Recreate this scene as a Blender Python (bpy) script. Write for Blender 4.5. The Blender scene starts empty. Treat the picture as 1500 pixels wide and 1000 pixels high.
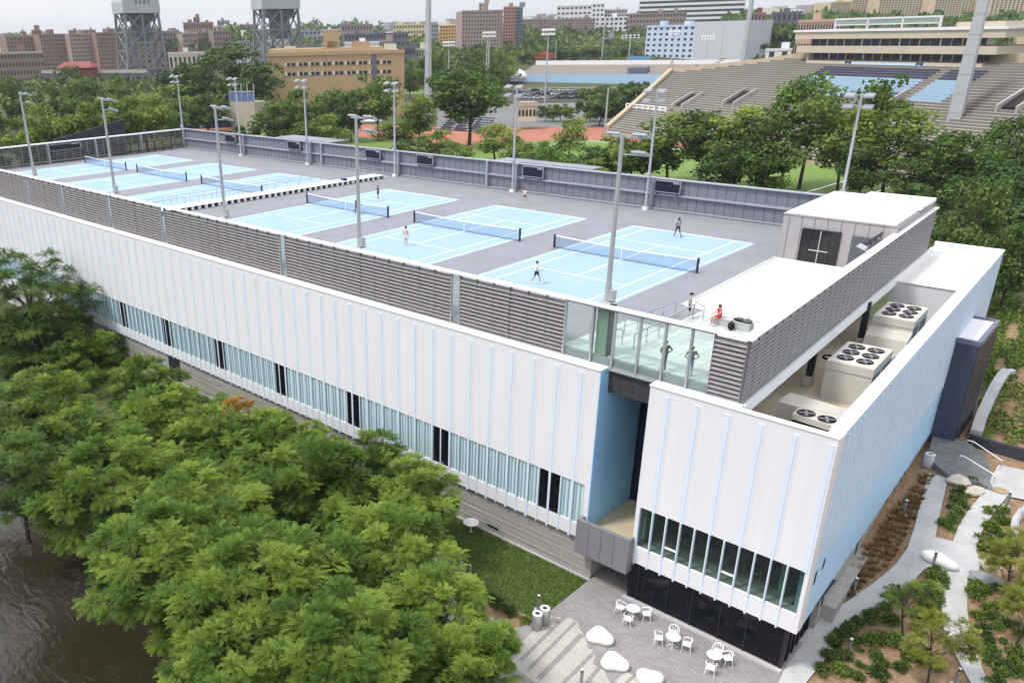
import bpy, math, random
import numpy as np
from mathutils import Vector, Matrix
R_=math.radians; PI=math.pi
rnd=random.Random(7); nrng=np.random.default_rng(11)
sc=bpy.context.scene; COL=sc.collection
# ------------------------------------------------------------------ camera model (metres; tennis deck = z 0)
CAM=np.array([38.7874,-48.3886,17.1742]); F=1212.97; CX=540.4172; CY=568.4289
def _rot(yaw,pitch,roll):
    f=np.array([math.sin(yaw)*math.cos(pitch),math.cos(yaw)*math.cos(pitch),-math.sin(pitch)])
    rt=np.array([math.cos(yaw),-math.sin(yaw),0.]); up=np.cross(rt,f); c,s=math.cos(roll),math.sin(roll)
    return np.array([c*rt+s*up,-s*rt+c*up,f])
RM=_rot(-.8101,.4020,-.0258)
def ray(u,v): return np.array([(u-CX)/F,(CY-v)/F,1.0])@RM
def Gz(u,v,z):
    d=ray(u,v); return CAM+(z-CAM[2])/d[2]*d
def Gy(u,v,y):
    d=ray(u,v); return CAM+(y-CAM[1])/d[1]*d
def Gx(u,v,x):
    d=ray(u,v); return CAM+(x-CAM[0])/d[0]*d
def Gd(u,v,D):
    d=ray(u,v); return CAM+D/math.hypot(d[0],d[1])*d
def pxm(p): return F/((np.array(p)-CAM)@RM[2])
GZ=-14.4
cd=bpy.data.cameras.new('camera'); cam=bpy.data.objects.new('camera',cd); COL.objects.link(cam); sc.camera=cam
cd.sensor_width=36; cd.lens=F/1500*36; cd.shift_x=(750-CX)/1500; cd.shift_y=(CY-500)/1500; cd.clip_start=.5; cd.clip_end=20000
m=Matrix.Identity(4)
for i in range(3): m[i][0]=RM[0][i]; m[i][1]=RM[1][i]; m[i][2]=-RM[2][i]; m[i][3]=CAM[i]
cam.matrix_world=m
# ------------------------------------------------------------------ materials
MATS={}
def mat(name,col,rough=.7,metal=0,var=.0,scale=3.,spec=.3,bump=0,bscale=20.,col2=None,rand=0.,trans=0,detail=4,stretch=None):
    if name in MATS: return MATS[name]
    M=bpy.data.materials.new(name); M.use_nodes=True; nt=M.node_tree; N=nt.nodes; L=nt.links
    b=N['Principled BSDF']; b.inputs['Base Color'].default_value=(*col,1); b.inputs['Roughness'].default_value=rough
    b.inputs['Metallic'].default_value=metal; b.inputs['Specular IOR Level'].default_value=spec
    src=None
    def coords(s):
        tc=N.new('ShaderNodeTexCoord'); mp=N.new('ShaderNodeMapping'); L.new(tc.outputs['Object'],mp.inputs[0])
        if stretch: mp.inputs['Scale'].default_value=stretch
        return mp.outputs[0]
    if var or col2:
        nz=N.new('ShaderNodeTexNoise'); nz.inputs['Scale'].default_value=scale; nz.inputs['Detail'].default_value=detail; nz.inputs['Roughness'].default_value=.65
        L.new(coords(scale),nz.inputs[0])
        cr=N.new('ShaderNodeValToRGB'); L.new(nz.outputs[0],cr.inputs[0])
        cr.color_ramp.elements[0].position=.3; cr.color_ramp.elements[1].position=.72
        a=col; c2=col2 or tuple(min(1,c*(1+var)) for c in col); a=col if col2 else tuple(c*(1-var) for c in col)
        cr.color_ramp.elements[0].color=(*a,1); cr.color_ramp.elements[1].color=(*c2,1); src=cr.outputs[0]
    if rand:
        at=N.new('ShaderNodeAttribute'); at.attribute_name='rv'
        oi=N.new('ShaderNodeObjectInfo')
        ad=N.new('ShaderNodeMath'); ad.operation='MULTIPLY_ADD'; L.new(oi.outputs['Random'],ad.inputs[0]); ad.inputs[1].default_value=.35; L.new(at.outputs['Fac'],ad.inputs[2])
        cr=N.new('ShaderNodeValToRGB'); L.new(ad.outputs[0],cr.inputs[0]); e=cr.color_ramp.elements
        e[0].position=.15; e[1].position=1.15 if False else 1.0
        e[0].color=(*[c*(1-rand) for c in col],1); e[1].color=(*(col2 or [c*(1+rand) for c in col]),1)
        mid=e.new(.55); mid.color=(*col,1)
        src=cr.outputs[0]
    if src is not None: L.new(src,b.inputs['Base Color'])
    if bump:
        nz=N.new('ShaderNodeTexNoise'); nz.inputs['Scale'].default_value=bscale; nz.inputs['Detail'].default_value=5; L.new(coords(bscale),nz.inputs[0])
        bp=N.new('ShaderNodeBump'); bp.inputs['Strength'].default_value=bump; bp.inputs['Distance'].default_value=.05; L.new(nz.outputs[0],bp.inputs['Height']); L.new(bp.outputs[0],b.inputs['Normal'])
    if trans:
        t=N.new('ShaderNodeBsdfTranslucent'); mx=N.new('ShaderNodeMixShader'); mx.inputs[0].default_value=trans
        if src is not None: L.new(src,t.inputs[0])
        else: t.inputs[0].default_value=(*col,1)
        L.new(b.outputs[0],mx.inputs[1]); L.new(t.outputs[0],mx.inputs[2]); L.new(mx.outputs[0],N['Material Output'].inputs[0])
    MATS[name]=M; return M
def glass(name,tint,alpha,rough=.03,col=(.02,.03,.04)):
    M=bpy.data.materials.new(name); M.use_nodes=True; nt=M.node_tree; N=nt.nodes; L=nt.links
    b=N['Principled BSDF']; b.inputs['Base Color'].default_value=(*col,1); b.inputs['Roughness'].default_value=rough; b.inputs['Specular IOR Level'].default_value=.5
    t=N.new('ShaderNodeBsdfTransparent'); t.inputs[0].default_value=(*tint,1); mx=N.new('ShaderNodeMixShader'); mx.inputs[0].default_value=alpha
    L.new(b.outputs[0],mx.inputs[1]); L.new(t.outputs[0],mx.inputs[2]); L.new(mx.outputs[0],N['Material Output'].inputs[0]); MATS[name]=M; return M
def brickmat(name,c1,c2,mortar,scale,w=.5,h=.25,rough=.8,ms=.015,off=.5,bump=.3):
    M=bpy.data.materials.new(name); M.use_nodes=True; nt=M.node_tree; N=nt.nodes; L=nt.links; b=N['Principled BSDF']; b.inputs['Roughness'].default_value=rough
    tc=N.new('ShaderNodeTexCoord'); br=N.new('ShaderNodeTexBrick'); L.new(tc.outputs['Object'],br.inputs[0])
    br.inputs['Scale'].default_value=scale; br.inputs['Brick Width'].default_value=w; br.inputs['Row Height'].default_value=h; br.inputs['Mortar Size'].default_value=ms; br.offset=off
    br.inputs['Color1'].default_value=(*c1,1); br.inputs['Color2'].default_value=(*c2,1); br.inputs['Mortar'].default_value=(*mortar,1)
    nz=N.new('ShaderNodeTexNoise'); nz.inputs['Scale'].default_value=.6; nz.inputs['Detail'].default_value=6; L.new(tc.outputs['Object'],nz.inputs[0])
    mx=N.new('ShaderNodeMixRGB'); mx.blend_type='MULTIPLY'; mx.inputs[0].default_value=.5; L.new(br.outputs[0],mx.inputs[1]); L.new(nz.outputs[0],mx.inputs[2])
    mm=N.new('ShaderNodeMixRGB'); mm.blend_type='MIX'; mm.inputs[0].default_value=.6; L.new(br.outputs[0],mm.inputs[1]); L.new(mx.outputs[0],mm.inputs[2])
    L.new(mm.outputs[0],b.inputs[0]); MATS[name]=M; return M
# ------------------------------------------------------------------ mesh builder
class MB:
    def __init__(s): s.v=[]; s.f=[]; s.mi=[]; s.sm=[]
    def add(s,vs,fs,mi=0,smooth=False):
        o=len(s.v); s.v.extend([tuple(float(c) for c in p) for p in vs]); s.f.extend([tuple(i+o for i in f) for f in fs]); s.mi.extend([mi]*len(fs)); s.sm.extend([smooth]*len(fs)); return s
    def quad(s,a,b,c,d,mi=0): return s.add([a,b,c,d],[(0,1,2,3)],mi)
    def poly(s,pts,mi=0): return s.add(pts,[tuple(range(len(pts)))],mi)
    def box(s,x0,x1,y0,y1,z0,z1,mi=0):
        return s.hexa([(x0,y0,z0),(x1,y0,z0),(x1,y1,z0),(x0,y1,z0)],[(x0,y0,z1),(x1,y0,z1),(x1,y1,z1),(x0,y1,z1)],mi)
    def hexa(s,lo,hi,mi=0):
        n=len(lo); fs=[tuple(range(n-1,-1,-1)),tuple(range(n,2*n))]+[(i,(i+1)%n,n+(i+1)%n,n+i) for i in range(n)]
        return s.add(list(lo)+list(hi),fs,mi)
    def prism(s,pts,z0,z1,mi=0): return s.hexa([(p[0],p[1],z0) for p in pts],[(p[0],p[1],z1) for p in pts],mi)
    def bar(s,p,q,w,h=None,mi=0,up=(0,0,1)):
        p=Vector(p);q=Vector(q);h=h or w; d=(q-p).normalized(); u=Vector(up)
        if abs(d.dot(u))>.95: u=Vector((0,1,0))
        a=d.cross(u).normalized()*(w/2); b=a.cross(d).normalized()*(h/2)
        return s.hexa([p-a-b,p+a-b,p+a+b,p-a+b],[q-a-b,q+a-b,q+a+b,q-a+b],mi)
    def tube(s,p,q,r0,r1=None,n=8,mi=0,cap=True):
        p=Vector(p);q=Vector(q); r1=r0 if r1 is None else r1; d=(q-p).normalized(); u=Vector((0,0,1)) if abs(d.z)<.95 else Vector((1,0,0))
        a=d.cross(u).normalized(); b=a.cross(d)
        vs=[p+(a*math.cos(t)+b*math.sin(t))*r0 for t in [2*PI*i/n for i in range(n)]]+[q+(a*math.cos(t)+b*math.sin(t))*r1 for t in [2*PI*i/n for i in range(n)]]
        fs=[(i,n+i,n+(i+1)%n,(i+1)%n) for i in range(n)]
        s.add(vs,fs,mi,True)
        if cap: s.add(vs,[tuple(range(n)),tuple(range(2*n-1,n-1,-1))],mi)
        return s
    def path(s,pts,r,n=6,mi=0):
        for a,b in zip(pts,pts[1:]): s.tube(a,b,r,r,n,mi)
        return s
    def lathe(s,prof,c,n=20,mi=0,sx=1,sy=1,smooth=True):
        vs=[];fs=[]
        for r,z in prof:
            for i in range(n):
                t=2*PI*i/n; vs.append((c[0]+r*math.cos(t)*sx,c[1]+r*math.sin(t)*sy,c[2]+z))
        for k in range(len(prof)-1):
            for i in range(n):
                j=(i+1)%n; fs.append((k*n+i,k*n+j,(k+1)*n+j,(k+1)*n+i))
        fs.append(tuple(range(n-1,-1,-1))); fs.append(tuple((len(prof)-1)*n+i for i in range(n)))
        return s.add(vs,fs,mi,smooth)
    def ball(s,c,rx,ry=None,rz=None,n=10,m=6,mi=0):
        ry=ry or rx; rz=rz or rx
        prof=[(math.sin(PI*k/m),-math.cos(PI*k/m)) for k in range(1,m)]
        return s.lathe([(a*rx,b*rz) for a,b in prof],c,n,mi,1,ry/rx)
    def xf(s,M,start=0):
        s.v[start:]=[tuple(M@Vector(p)) for p in s.v[start:]]; return s
    def build(s,name,mats,parent=None,loc=None):
        me=bpy.data.meshes.new(name); me.from_pydata(s.v,[],s.f)
        if not isinstance(mats,(list,tuple)): mats=[mats]
        for q in mats: me.materials.append(q)
        if len(mats)>1: me.polygons.foreach_set('material_index',s.mi)
        me.polygons.foreach_set('use_smooth',s.sm); me.update()
        o=bpy.data.objects.new(name,me); COL.objects.link(o)
        if parent is not None:
            o.parent=parent
        if loc is not None: o.location=loc
        return o
def tag(o,label=None,cat=None,group=None,kind=None):
    if label: o['label']=label
    if cat: o['category']=cat
    if group: o['group']=group
    if kind: o['kind']=kind
    return o
def thing(name,label,cat,loc=(0,0,0),rz=0,group=None):
    o=bpy.data.objects.new(name,None); COL.objects.link(o); o.location=[float(c) for c in loc]; o.rotation_euler=(0,0,rz); o.empty_display_size=.3
    return tag(o,label,cat,group)
KIDS={}
def dup(o,loc=None,rz=None,label=None,group=None,scale=None):
    def cp(a,par):
        c=a.copy(); COL.objects.link(c)
        if par is not None: c.parent=par
        for ch in list(a.children): cp(ch,c)
        return c
    r=cp(o,None)
    if loc is not None: r.location=[float(c) for c in loc]
    if rz is not None: r.rotation_euler=(0,0,rz)
    if label: r['label']=label
    if group: r['group']=group
    if scale is not None: r.scale=(scale,)*3 if not hasattr(scale,'__len__') else scale
    return r
def struct(name,mb,mats): return tag(mb.build(name,mats),kind='structure')
class Proto:   # first placement moves the original, later ones copy it
    def __init__(s,o): s.o=o; s.used=False
    def put(s,loc,rz=0,label=None,group=None,scale=1):
        if not s.used:
            s.used=True; r=s.o; r.location=[float(c) for c in loc]; r.rotation_euler=(0,0,rz)
            if label: r['label']=label
            if group: r['group']=group
            r.scale=(scale,)*3 if not hasattr(scale,'__len__') else scale
            return r
        return dup(s.o,loc,rz,label,group,scale)
# ------------------------------------------------------------------ palette
white=mat('white_panel',(.745,.74,.78),.42,var=.035,scale=1.1,stretch=(1.2,1.2,.07),detail=6)
whitetrim=mat('white_coping',(.84,.83,.84),.5,var=.03,scale=.6)
paleblue=mat('pale_blue_fin',(.655,.755,.87),.4,var=.04,scale=.5)
skyblue=mat('sky_blue_panel',(.34,.58,.82),.45,var=.05,scale=.4)
deckgrey=mat('deck_grey_acrylic',(.238,.245,.275),.8,var=.11,scale=.35,bump=.05,detail=9)
courtblue=mat('court_blue_acrylic',(.30,.425,.53),.8,var=.05,scale=.35,detail=9)
linewhite=mat('court_line_paint',(.86,.88,.90),.7)
louvre=mat('aluminium_louvre',(.25,.235,.24),.55,metal=.1,var=.14,scale=2)
louvre_end=mat('aluminium_frame',(.26,.26,.27),.5,metal=.2)
steel=mat('galvanised_steel',(.46,.48,.51),.45,metal=.4,var=.06,scale=2)
wallgrey=mat('grey_metal_wall_panel',(.19,.205,.245),.5,var=.06,scale=.8,metal=.1)
railgrey=mat('light_grey_rail',(.33,.35,.40),.5,var=.06,scale=.6)
dark=mat('dark_charcoal',(.02,.022,.03),.5)
black=mat('black_matte',(.01,.01,.012),.6)
navyclad=mat('slate_blue_cladding',(.055,.07,.105),.4,var=.08,scale=.5)
navydark=mat('dark_navy_and_shade',(.018,.018,.038),.35)
roofwhite=mat('white_roof_membrane',(.82,.79,.77),.7,var=.05,scale=.35)
deckbeige=mat('pale_terrace_paving',(.78,.72,.66),.8,var=.05,scale=.4)
deckgrn=mat('pale_tile',(.50,.53,.52),.7,var=.06,scale=.8)
acbeige=mat('hvac_cream_paint',(.56,.53,.47),.5,var=.04,scale=1.2)
concr=mat('concrete_light',(.46,.455,.45),.85,var=.15,scale=.7,bump=.2,detail=9)
concr_d=mat('concrete_dark',(.16,.165,.165),.85,var=.25,scale=1.1,bump=.2)
boardform=mat('board_formed_concrete',(.37,.355,.335),.85,var=.16,scale=1.5,bump=.4,bscale=8,stretch=(.12,1,3.2))
mulch=mat('mulch_soil',(.17,.105,.06),.95,col2=(.39,.265,.16),scale=2.6,detail=10,bump=.6,bscale=14)
lawnm=mat('lawn_grass',(.05,.095,.02),.95,col2=(.12,.17,.04),scale=1.8,bump=.9,bscale=30,detail=8)
earth=mat('earth_ground',(.09,.085,.06),.95,col2=(.06,.085,.03),scale=.08,bump=.3)
glassdark=glass('dark_tinted_glass',(.50,.53,.60),.6,col=(.012,.014,.022))
glassnavy=glass('navy_glass',(.10,.18,.34),.15,col=(.012,.03,.075))
glassband=glass('window_glass',(.76,.84,.80),.80,col=(.03,.04,.05))
glassdeck=glass('screen_glass',(.92,.97,.95),.93,col=(.55,.63,.60))
paintgreen=mat('green_grey_paint',(.20,.31,.23),.5,var=.05)
tealpane=mat('pale_teal_glazing',(.54,.69,.72),.28,var=.08,scale=.7,stretch=(2.5,1,.3),spec=.5)
whiteplast=mat('white_plastic',(.86,.85,.84),.35)
benchwhite=mat('white_polished_concrete',(.85,.83,.80),.5,var=.03,scale=2)
stainless=mat('brushed_stainless',(.34,.34,.34),.35,metal=.6,var=.06,scale=3)
paverg=brickmat('brick_paver_grey',(.38,.36,.355),(.30,.285,.285),(.22,.21,.21),1.0,.42,.16,ms=.012)
paverl=brickmat('brick_paver_light',(.60,.57,.51),(.52,.49,.44),(.40,.37,.34),1.0,.42,.16,ms=.012)
def skewx(x0,y): return x0-.0525*(y+9.2)   # the east side of the building is not square to the front
EXPO=0.5
# ------------------------------------------------------------------ sky, sun
W=bpy.data.worlds.new("World"); sc.world=W; W.use_nodes=True; nt=W.node_tree; N=nt.nodes; L=nt.links
SUN_EL=R_(58); SUN_AZ=R_(205)      # compass style: 0 = +y, clockwise; light comes from behind the camera's left
sky=N.new('ShaderNodeTexSky'); sky.sky_type='NISHITA'; sky.sun_disc=False; sky.sun_elevation=SUN_EL; sky.sun_rotation=SUN_AZ; sky.air_density=1; sky.dust_density=3; sky.ozone_density=1
bg=N['Background']; bg.inputs['Strength'].default_value=.10
bg2=N.new('ShaderNodeBackground'); bg2.inputs['Strength'].default_value=1.0
tc=N.new('ShaderNodeTexCoord'); mp=N.new('ShaderNodeMapping'); mp.inputs['Scale'].default_value=(1.5,1.5,7); L.new(tc.outputs['Generated'],mp.inputs[0])
nz=N.new('ShaderNodeTexNoise'); nz.inputs['Scale'].default_value=2.2; nz.inputs['Detail'].default_value=7; nz.inputs['Roughness'].default_value=.55; L.new(mp.outputs[0],nz.inputs[0])
cr=N.new('ShaderNodeValToRGB'); L.new(nz.outputs[0],cr.inputs[0]); cr.color_ramp.elements[0].position=.36; cr.color_ramp.elements[1].position=.66
cr.color_ramp.elements[0].color=(.80,.84,.93,1); cr.color_ramp.elements[1].color=(.97,.97,1,1)
sx_=N.new('ShaderNodeSeparateXYZ'); L.new(tc.outputs['Generated'],sx_.inputs[0]); mr=N.new('ShaderNodeMapRange'); mr.inputs[1].default_value=.02; mr.inputs[2].default_value=.75; mr.inputs[3].default_value=.80; mr.inputs[4].default_value=1.35; L.new(sx_.outputs['Z'],mr.inputs[0])
L.new(mr.outputs[0],bg2.inputs['Strength']); L.new(cr.outputs[0],bg2.inputs[0])
mx=N.new('ShaderNodeMixShader'); mx.inputs[0].default_value=.85; L.new(sky.outputs[0],bg.inputs[0]); L.new(bg.outputs[0],mx.inputs[1]); L.new(bg2.outputs[0],mx.inputs[2]); L.new(mx.outputs[0],N['World Output'].inputs[0])
sl=bpy.data.lights.new('sun','SUN'); sl.energy=2.0; sl.angle=R_(9); sl.color=(1,.95,.88); so=bpy.data.objects.new('sun',sl); COL.objects.link(so)
sd=Vector((math.sin(SUN_AZ)*math.cos(SUN_EL),math.cos(SUN_AZ)*math.cos(SUN_EL),math.sin(SUN_EL))); so.rotation_euler=sd.to_track_quat('Z','Y').to_euler()
sc.view_settings.view_transform='Standard'; sc.view_settings.look='None'; sc.view_settings.exposure=EXPO; sc.view_settings.gamma=1
sc.cycles.max_bounces=6; sc.cycles.transparent_max_bounces=16; sc.cycles.caustics_reflective=False; sc.cycles.caustics_refractive=False
# ------------------------------------------------------------------ terrain
def sm(a,b,t):
    t=min(1,max(0,(t-a)/(b-a))); return t*t*(3-2*t)
def ridge(az):  # az measured at the camera, radians clockwise from +y; height of the first ridge
    return -9+24*sm(-.86,-.62,az)
def H(x,y):
    z=-14.62
    if y<-18: z-=min(4.6,(-18-y)*.42)
    g=2.25*min(1,max(0,(y+6)/15))+max(0,min(1,(y-25)/25))*2.2
    g*=sm(24,28,x)
    z+=g
    z+=(-11.2-z)*sm(36,62,y)
    D=math.hypot(x-CAM[0],y-CAM[1])
    if D>430:
        az=math.atan2(x-CAM[0],y-CAM[1]); r=ridge(az)
        z=-11.2+(r+11.2)*sm(470,900,D)+ (34-r*.5)*sm(950,2600,D)-45*sm(3500,8000,D)
        if y<40: z=min(z,-11)
    return z
mb=MB(); n=220; rad=[0]+[3*1.062**k for k in range(134)]; cx,cy=20,0; vs=[]; 
vs.append((cx,cy,H(cx,cy)-.0))
for r in rad[1:]:
    for i in range(n):
        a=2*PI*i/n; x=cx+r*math.sin(a); y=cy+r*math.cos(a); vs.append((x,y,H(x,y)))
fs=[(0,1+(i+1)%n,1+i) for i in range(n)]
for k in range(len(rad)-2):
    o=1+k*n
    for i in range(n): j=(i+1)%n; fs.append((o+i,o+j,o+n+j,o+n+i))
mb.add(vs,fs,0,True)
groundm=mat('ground_turf',(.045,.065,.022),.95,col2=(.085,.085,.04),scale=.05,bump=.3)
struct('ground',mb,groundm)
def Gh(u,v,off=0):   # pixel on the terrain
    z=-13.
    for _ in range(30):
        p=Gz(u,v,z); z+=.6*(H(p[0],p[1])+off-z)
    return Gz(u,v,z)
# river
watm=bpy.data.materials.new('river_water'); watm.use_nodes=True; nt=watm.node_tree; N=nt.nodes; L=nt.links; b=N['Principled BSDF']
b.inputs['Base Color'].default_value=(.027,.022,.012,1); b.inputs['Roughness'].default_value=.07; b.inputs['Specular IOR Level'].default_value=.5
tc=N.new('ShaderNodeTexCoord'); mp=N.new('ShaderNodeMapping'); mp.inputs['Scale'].default_value=(.6,1.4,1); mp.inputs['Rotation'].default_value=(0,0,.5); L.new(tc.outputs['Object'],mp.inputs[0])
nz=N.new('ShaderNodeTexNoise'); nz.inputs['Scale'].default_value=1.1; nz.inputs['Detail'].default_value=6; nz.inputs['Distortion'].default_value=.8; L.new(mp.outputs[0],nz.inputs[0])
bp=N.new('ShaderNodeBump'); bp.inputs['Strength'].default_value=.42; bp.inputs['Distance'].default_value=.22; L.new(nz.outputs[0],bp.inputs['Height']); L.new(bp.outputs[0],b.inputs['Normal'])
struct('river',MB().quad((-600,-260,-17.7),(75,-260,-17.7),(75,-25,-17.7),(-600,-25,-17.7)),watm)
# plaza, lawn, paths
mb=MB(); mb.poly([(17.05,-8.9,GZ),(17.05,-13.6,GZ),(15.6,-22,GZ),(30.6,-22,GZ),(28.75,-9.0,GZ),(28.6,-3,GZ),(16.6,-3,GZ)]); plaza=struct('plaza',mb,paverg)
# light paving field and its dark bands
A=Gz(804,901,GZ); 
mb=MB(); z=GZ+.006
edge=[(738,966),(757,947),(804,901),(824,904),(838,905),(848,912),(849,920),(859,934),(861,948),(868,951),(872,960),(868,972),(884,980),(900,1010),(870,1060),(800,1010)]
mb.poly([Gz(u,v,z) for u,v in edge]); struct('plaza_light_paving',mb,paverl)
mb=MB(); z=GZ+.011
for a,b,w in [((826,904),(763,966),5),((843,910),(773,981),4.5),((853,928),(788,994),7),((872,953),(822,1003),5),((880,975),(850,1010),5)]:
    p=Gz(*a,z);q=Gz(*b,z); d=(q-p);d/=np.linalg.norm(d); nn=np.array([-d[1],d[0],0])*w/2/pxm(p)*1.15; mb.quad(p-nn,p+nn,q+nn,q-nn)
struct('plaza_paving_band',mb,paverg)
mb=MB()
for a,b in [((905,1000),(923,985)),((925,1003),(941,988))]:
    p=Gz(*a,z);q=Gz(*b,z); d=(q-p);d/=np.linalg.norm(d); nn=np.array([-d[1],d[0],0])*.2; mb.quad(p-nn,p+nn,q+nn,q-nn)
struct('plaza_light_paving',mb,paverl)
zl=-14.55
lawn_pts=[(-60,-9.1,zl),(16.95,-9.1,zl),(17.0,-10.2,zl)]+[tuple(Gz(u,v,zl)) for u,v in [(800,898),(782,905),(700,868),(640,830)]]+[(-10,-14.2,zl),(-60,-14.2,zl)]
mb=MB(); mb.poly(lawn_pts); struct('lawn',mb,lawnm)
# blades of grass, one mass
def grass(name,polyuv,n,zfun,h,w,m,inside=None):
    P=np.array(polyuv,float); lo=P.min(0); hi=P.max(0); V=[];Fc=[]
    def inp(x,y):
        c=False; k=len(P)
        for i in range(k):
            a=P[i];b=P[i-1]
            if (a[1]>y)!=(b[1]>y) and x<(b[0]-a[0])*(y-a[1])/(b[1]-a[1])+a[0]: c=not c
        return c
    k=0
    while k<n:
        x=rnd.uniform(lo[0],hi[0]); y=rnd.uniform(lo[1],hi[1])
        if not inp(x,y): continue
        k+=1; z=zfun(x,y); a=rnd.uniform(0,2*PI); hh=h*rnd.uniform(.5,1.3); dx=math.cos(a)*w;dy=math.sin(a)*w; lx=rnd.uniform(-1,1)*hh*.6;ly=rnd.uniform(-1,1)*hh*.6
        o=len(V); V+= [(x-dx,y-dy,z),(x+dx,y+dy,z),(x+lx,y+ly,z+hh)]; Fc.append((o,o+1,o+2))
    mb=MB(); mb.add(V,Fc); ob=mb.build(name,m)
    at=ob.data.attributes.new('rv','FLOAT','FACE'); at.data.foreach_set('value',nrng.random(len(Fc))); return tag(ob,kind='stuff')
grassm=mat('grass_blade',(.09,.155,.03),.8,rand=.5,col2=(.10,.15,.03),trans=.3)
g=grass('grass',[(p[0],p[1]) for p in lawn_pts if p[0]>-20]+[(-18,-14.2),(-18,-9.1)],34000,lambda x,y:zl,.10,.03,grassm)
tag(g,'short mown grass of the lawn beside the concrete base wall','grass')
mb=MB(); zm=-14.53
mb.poly([tuple(Gz(u,v,zm)) for u,v in [(800,898),(782,905),(700,868),(640,830),(640,850),(700,893),(768,925),(786,916)]]); struct('mulch_strip',mb,mulch)
mb=MB(); zm=-14.52
mb.poly([tuple(Gz(u,v,zm)) for u,v in [(768,925),(700,893),(640,850),(560,800),(540,830),(640,895),(712,945),(745,958)]]); struct('side_path',mb,concr)
# right hand garden
mb=MB(); xs=np.arange(26,66,.6); ys=np.arange(-24,62,.6); vs=[(x,y,H(x,y)+.06+.05*math.sin(x*1.7+y*.9)*math.sin(y*1.3)) for y in ys for x in xs]; nx=len(xs)
fs=[]
for j in range(len(ys)-1):
    for i in range(nx-1):
        x,y=xs[i],ys[j]
        if x<skewx(28.9,y)-.6 : continue
        fs.append((j*nx+i,j*nx+i+1,(j+1)*nx+i+1,(j+1)*nx+i))
mb.add(vs,fs,0,True); struct('garden_bed',mb,mulch)
def strip(mb,Lp,Rp,off,sub=4):
    def dens(P):
        out=[]
        for a,b in zip(P,P[1:]):
            for k in range(sub): t=k/sub; out.append((a[0]+(b[0]-a[0])*t,a[1]+(b[1]-a[1])*t))
        return out+[P[-1]]
    a=[Gh(u,v,off) for u,v in dens(Lp)]; b=[Gh(u,v,off) for u,v in dens(Rp)]
    for i in range(len(a)-1): mb.quad(a[i],b[i],b[i+1],a[i+1])
mb=MB(); o0=.18
strip(mb,[(1120,1005),(1141,979),(1191,909),(1216,897),(1280,853),(1310,828),(1329,803),(1340,770),(1350,730),(1360,692)],
         [(1176,1005),(1192,985),(1230,938),(1262,908),(1300,882),(1330,858),(1358,829),(1370,786),(1379,742),(1389,699)],o0)
strip(mb,[(1329,803),(1345,845),(1358,829)],[(1370,786),(1394,820),(1440,800)],o0+.004) if 0 else None
mb.poly([Gh(u,v,o0+.008) for u,v in [(1329,803),(1340,783),(1370,786),(1396,792),(1433,793),(1430,807),(1437,822),(1434,835),(1420,844),(1380,838),(1362,829),(1352,834)]])
strip(mb,[(1396,792),(1405,768),(1420,745),(1445,715),(1456,690)],[(1432,795),(1440,775),(1453,755),(1474,728),(1482,700)],o0+.013)
strip(mb,[(1379,834),(1379,894),(1383,924),(1398,955),(1425,1005)],[(1417,840),(1417,894),(1424,937),(1438,976),(1452,1005)],o0+.004)
mb.poly([Gh(u,v,o0+.018) for u,v in [(1447,712),(1462,680),(1520,692),(1520,735),(1478,727)]])
struct('garden_path',mb,concr)
# a kerbless light strip at the foot of the glazing
mb=MB(); mb.box(19.4,28.7,-9.3,-9.02,GZ,GZ+.09); struct('plaza_edge',mb,concr)
# ================================================================== THE TENNIS BUILDING
B=thing('tennis_building','long white building with pale blue fins and a rooftop of tennis courts behind grey louvres','building')
FY=-9.2; ZT=-.5; ZB=-11.7; WT=-7.95; WB=-10.75; XL=-97.
FINS=[13.74-1.636*k for k in range(-1,68)]
DARKX=[13.74-8.95*k for k in range(7)]
# --- main front wall: upper panel, lower strip and the fins that run over both
mb=MB()
mb.box(XL,16.55,FY,-8.45,WT,ZT); mb.box(XL,16.55,FY,-8.45,ZB,WB); mb.box(16.2,16.55,FY,-8.45,WB,WT)
for x in FINS:
    if x<16.5: mb.box(x-.075,x+.075,FY-.04,FY,ZB-.12,ZT-.35,1); mb.box(x-.21,x-.075,FY-.012,FY,WT,ZT-.35,3); mb.box(x+.075,x+.21,FY-.012,FY,WT,ZT-.35,3)
    xx=x-.818
    if xx>-70: mb.box(xx-.045,xx+.045,FY-.04,FY,ZB-.1,WT-.02,1)
for k in range(60):
    x=16.5-1.636*k-.8
    if x>XL: mb.box(x-.006,x+.006,FY-.004,FY,WT,ZT,2)
seam=mat('panel_seam',(.55,.55,.60),.6)
halo=mat('fin_edge_tint',(.69,.735,.815),.45); mb.build('front_wall',[white,paleblue,seam,halo],B)
mb=MB(); mb.box(XL,16.6,FY-.05,-8.43,ZT,ZT+.07); mb.build('front_coping',whitetrim,B)
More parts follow.
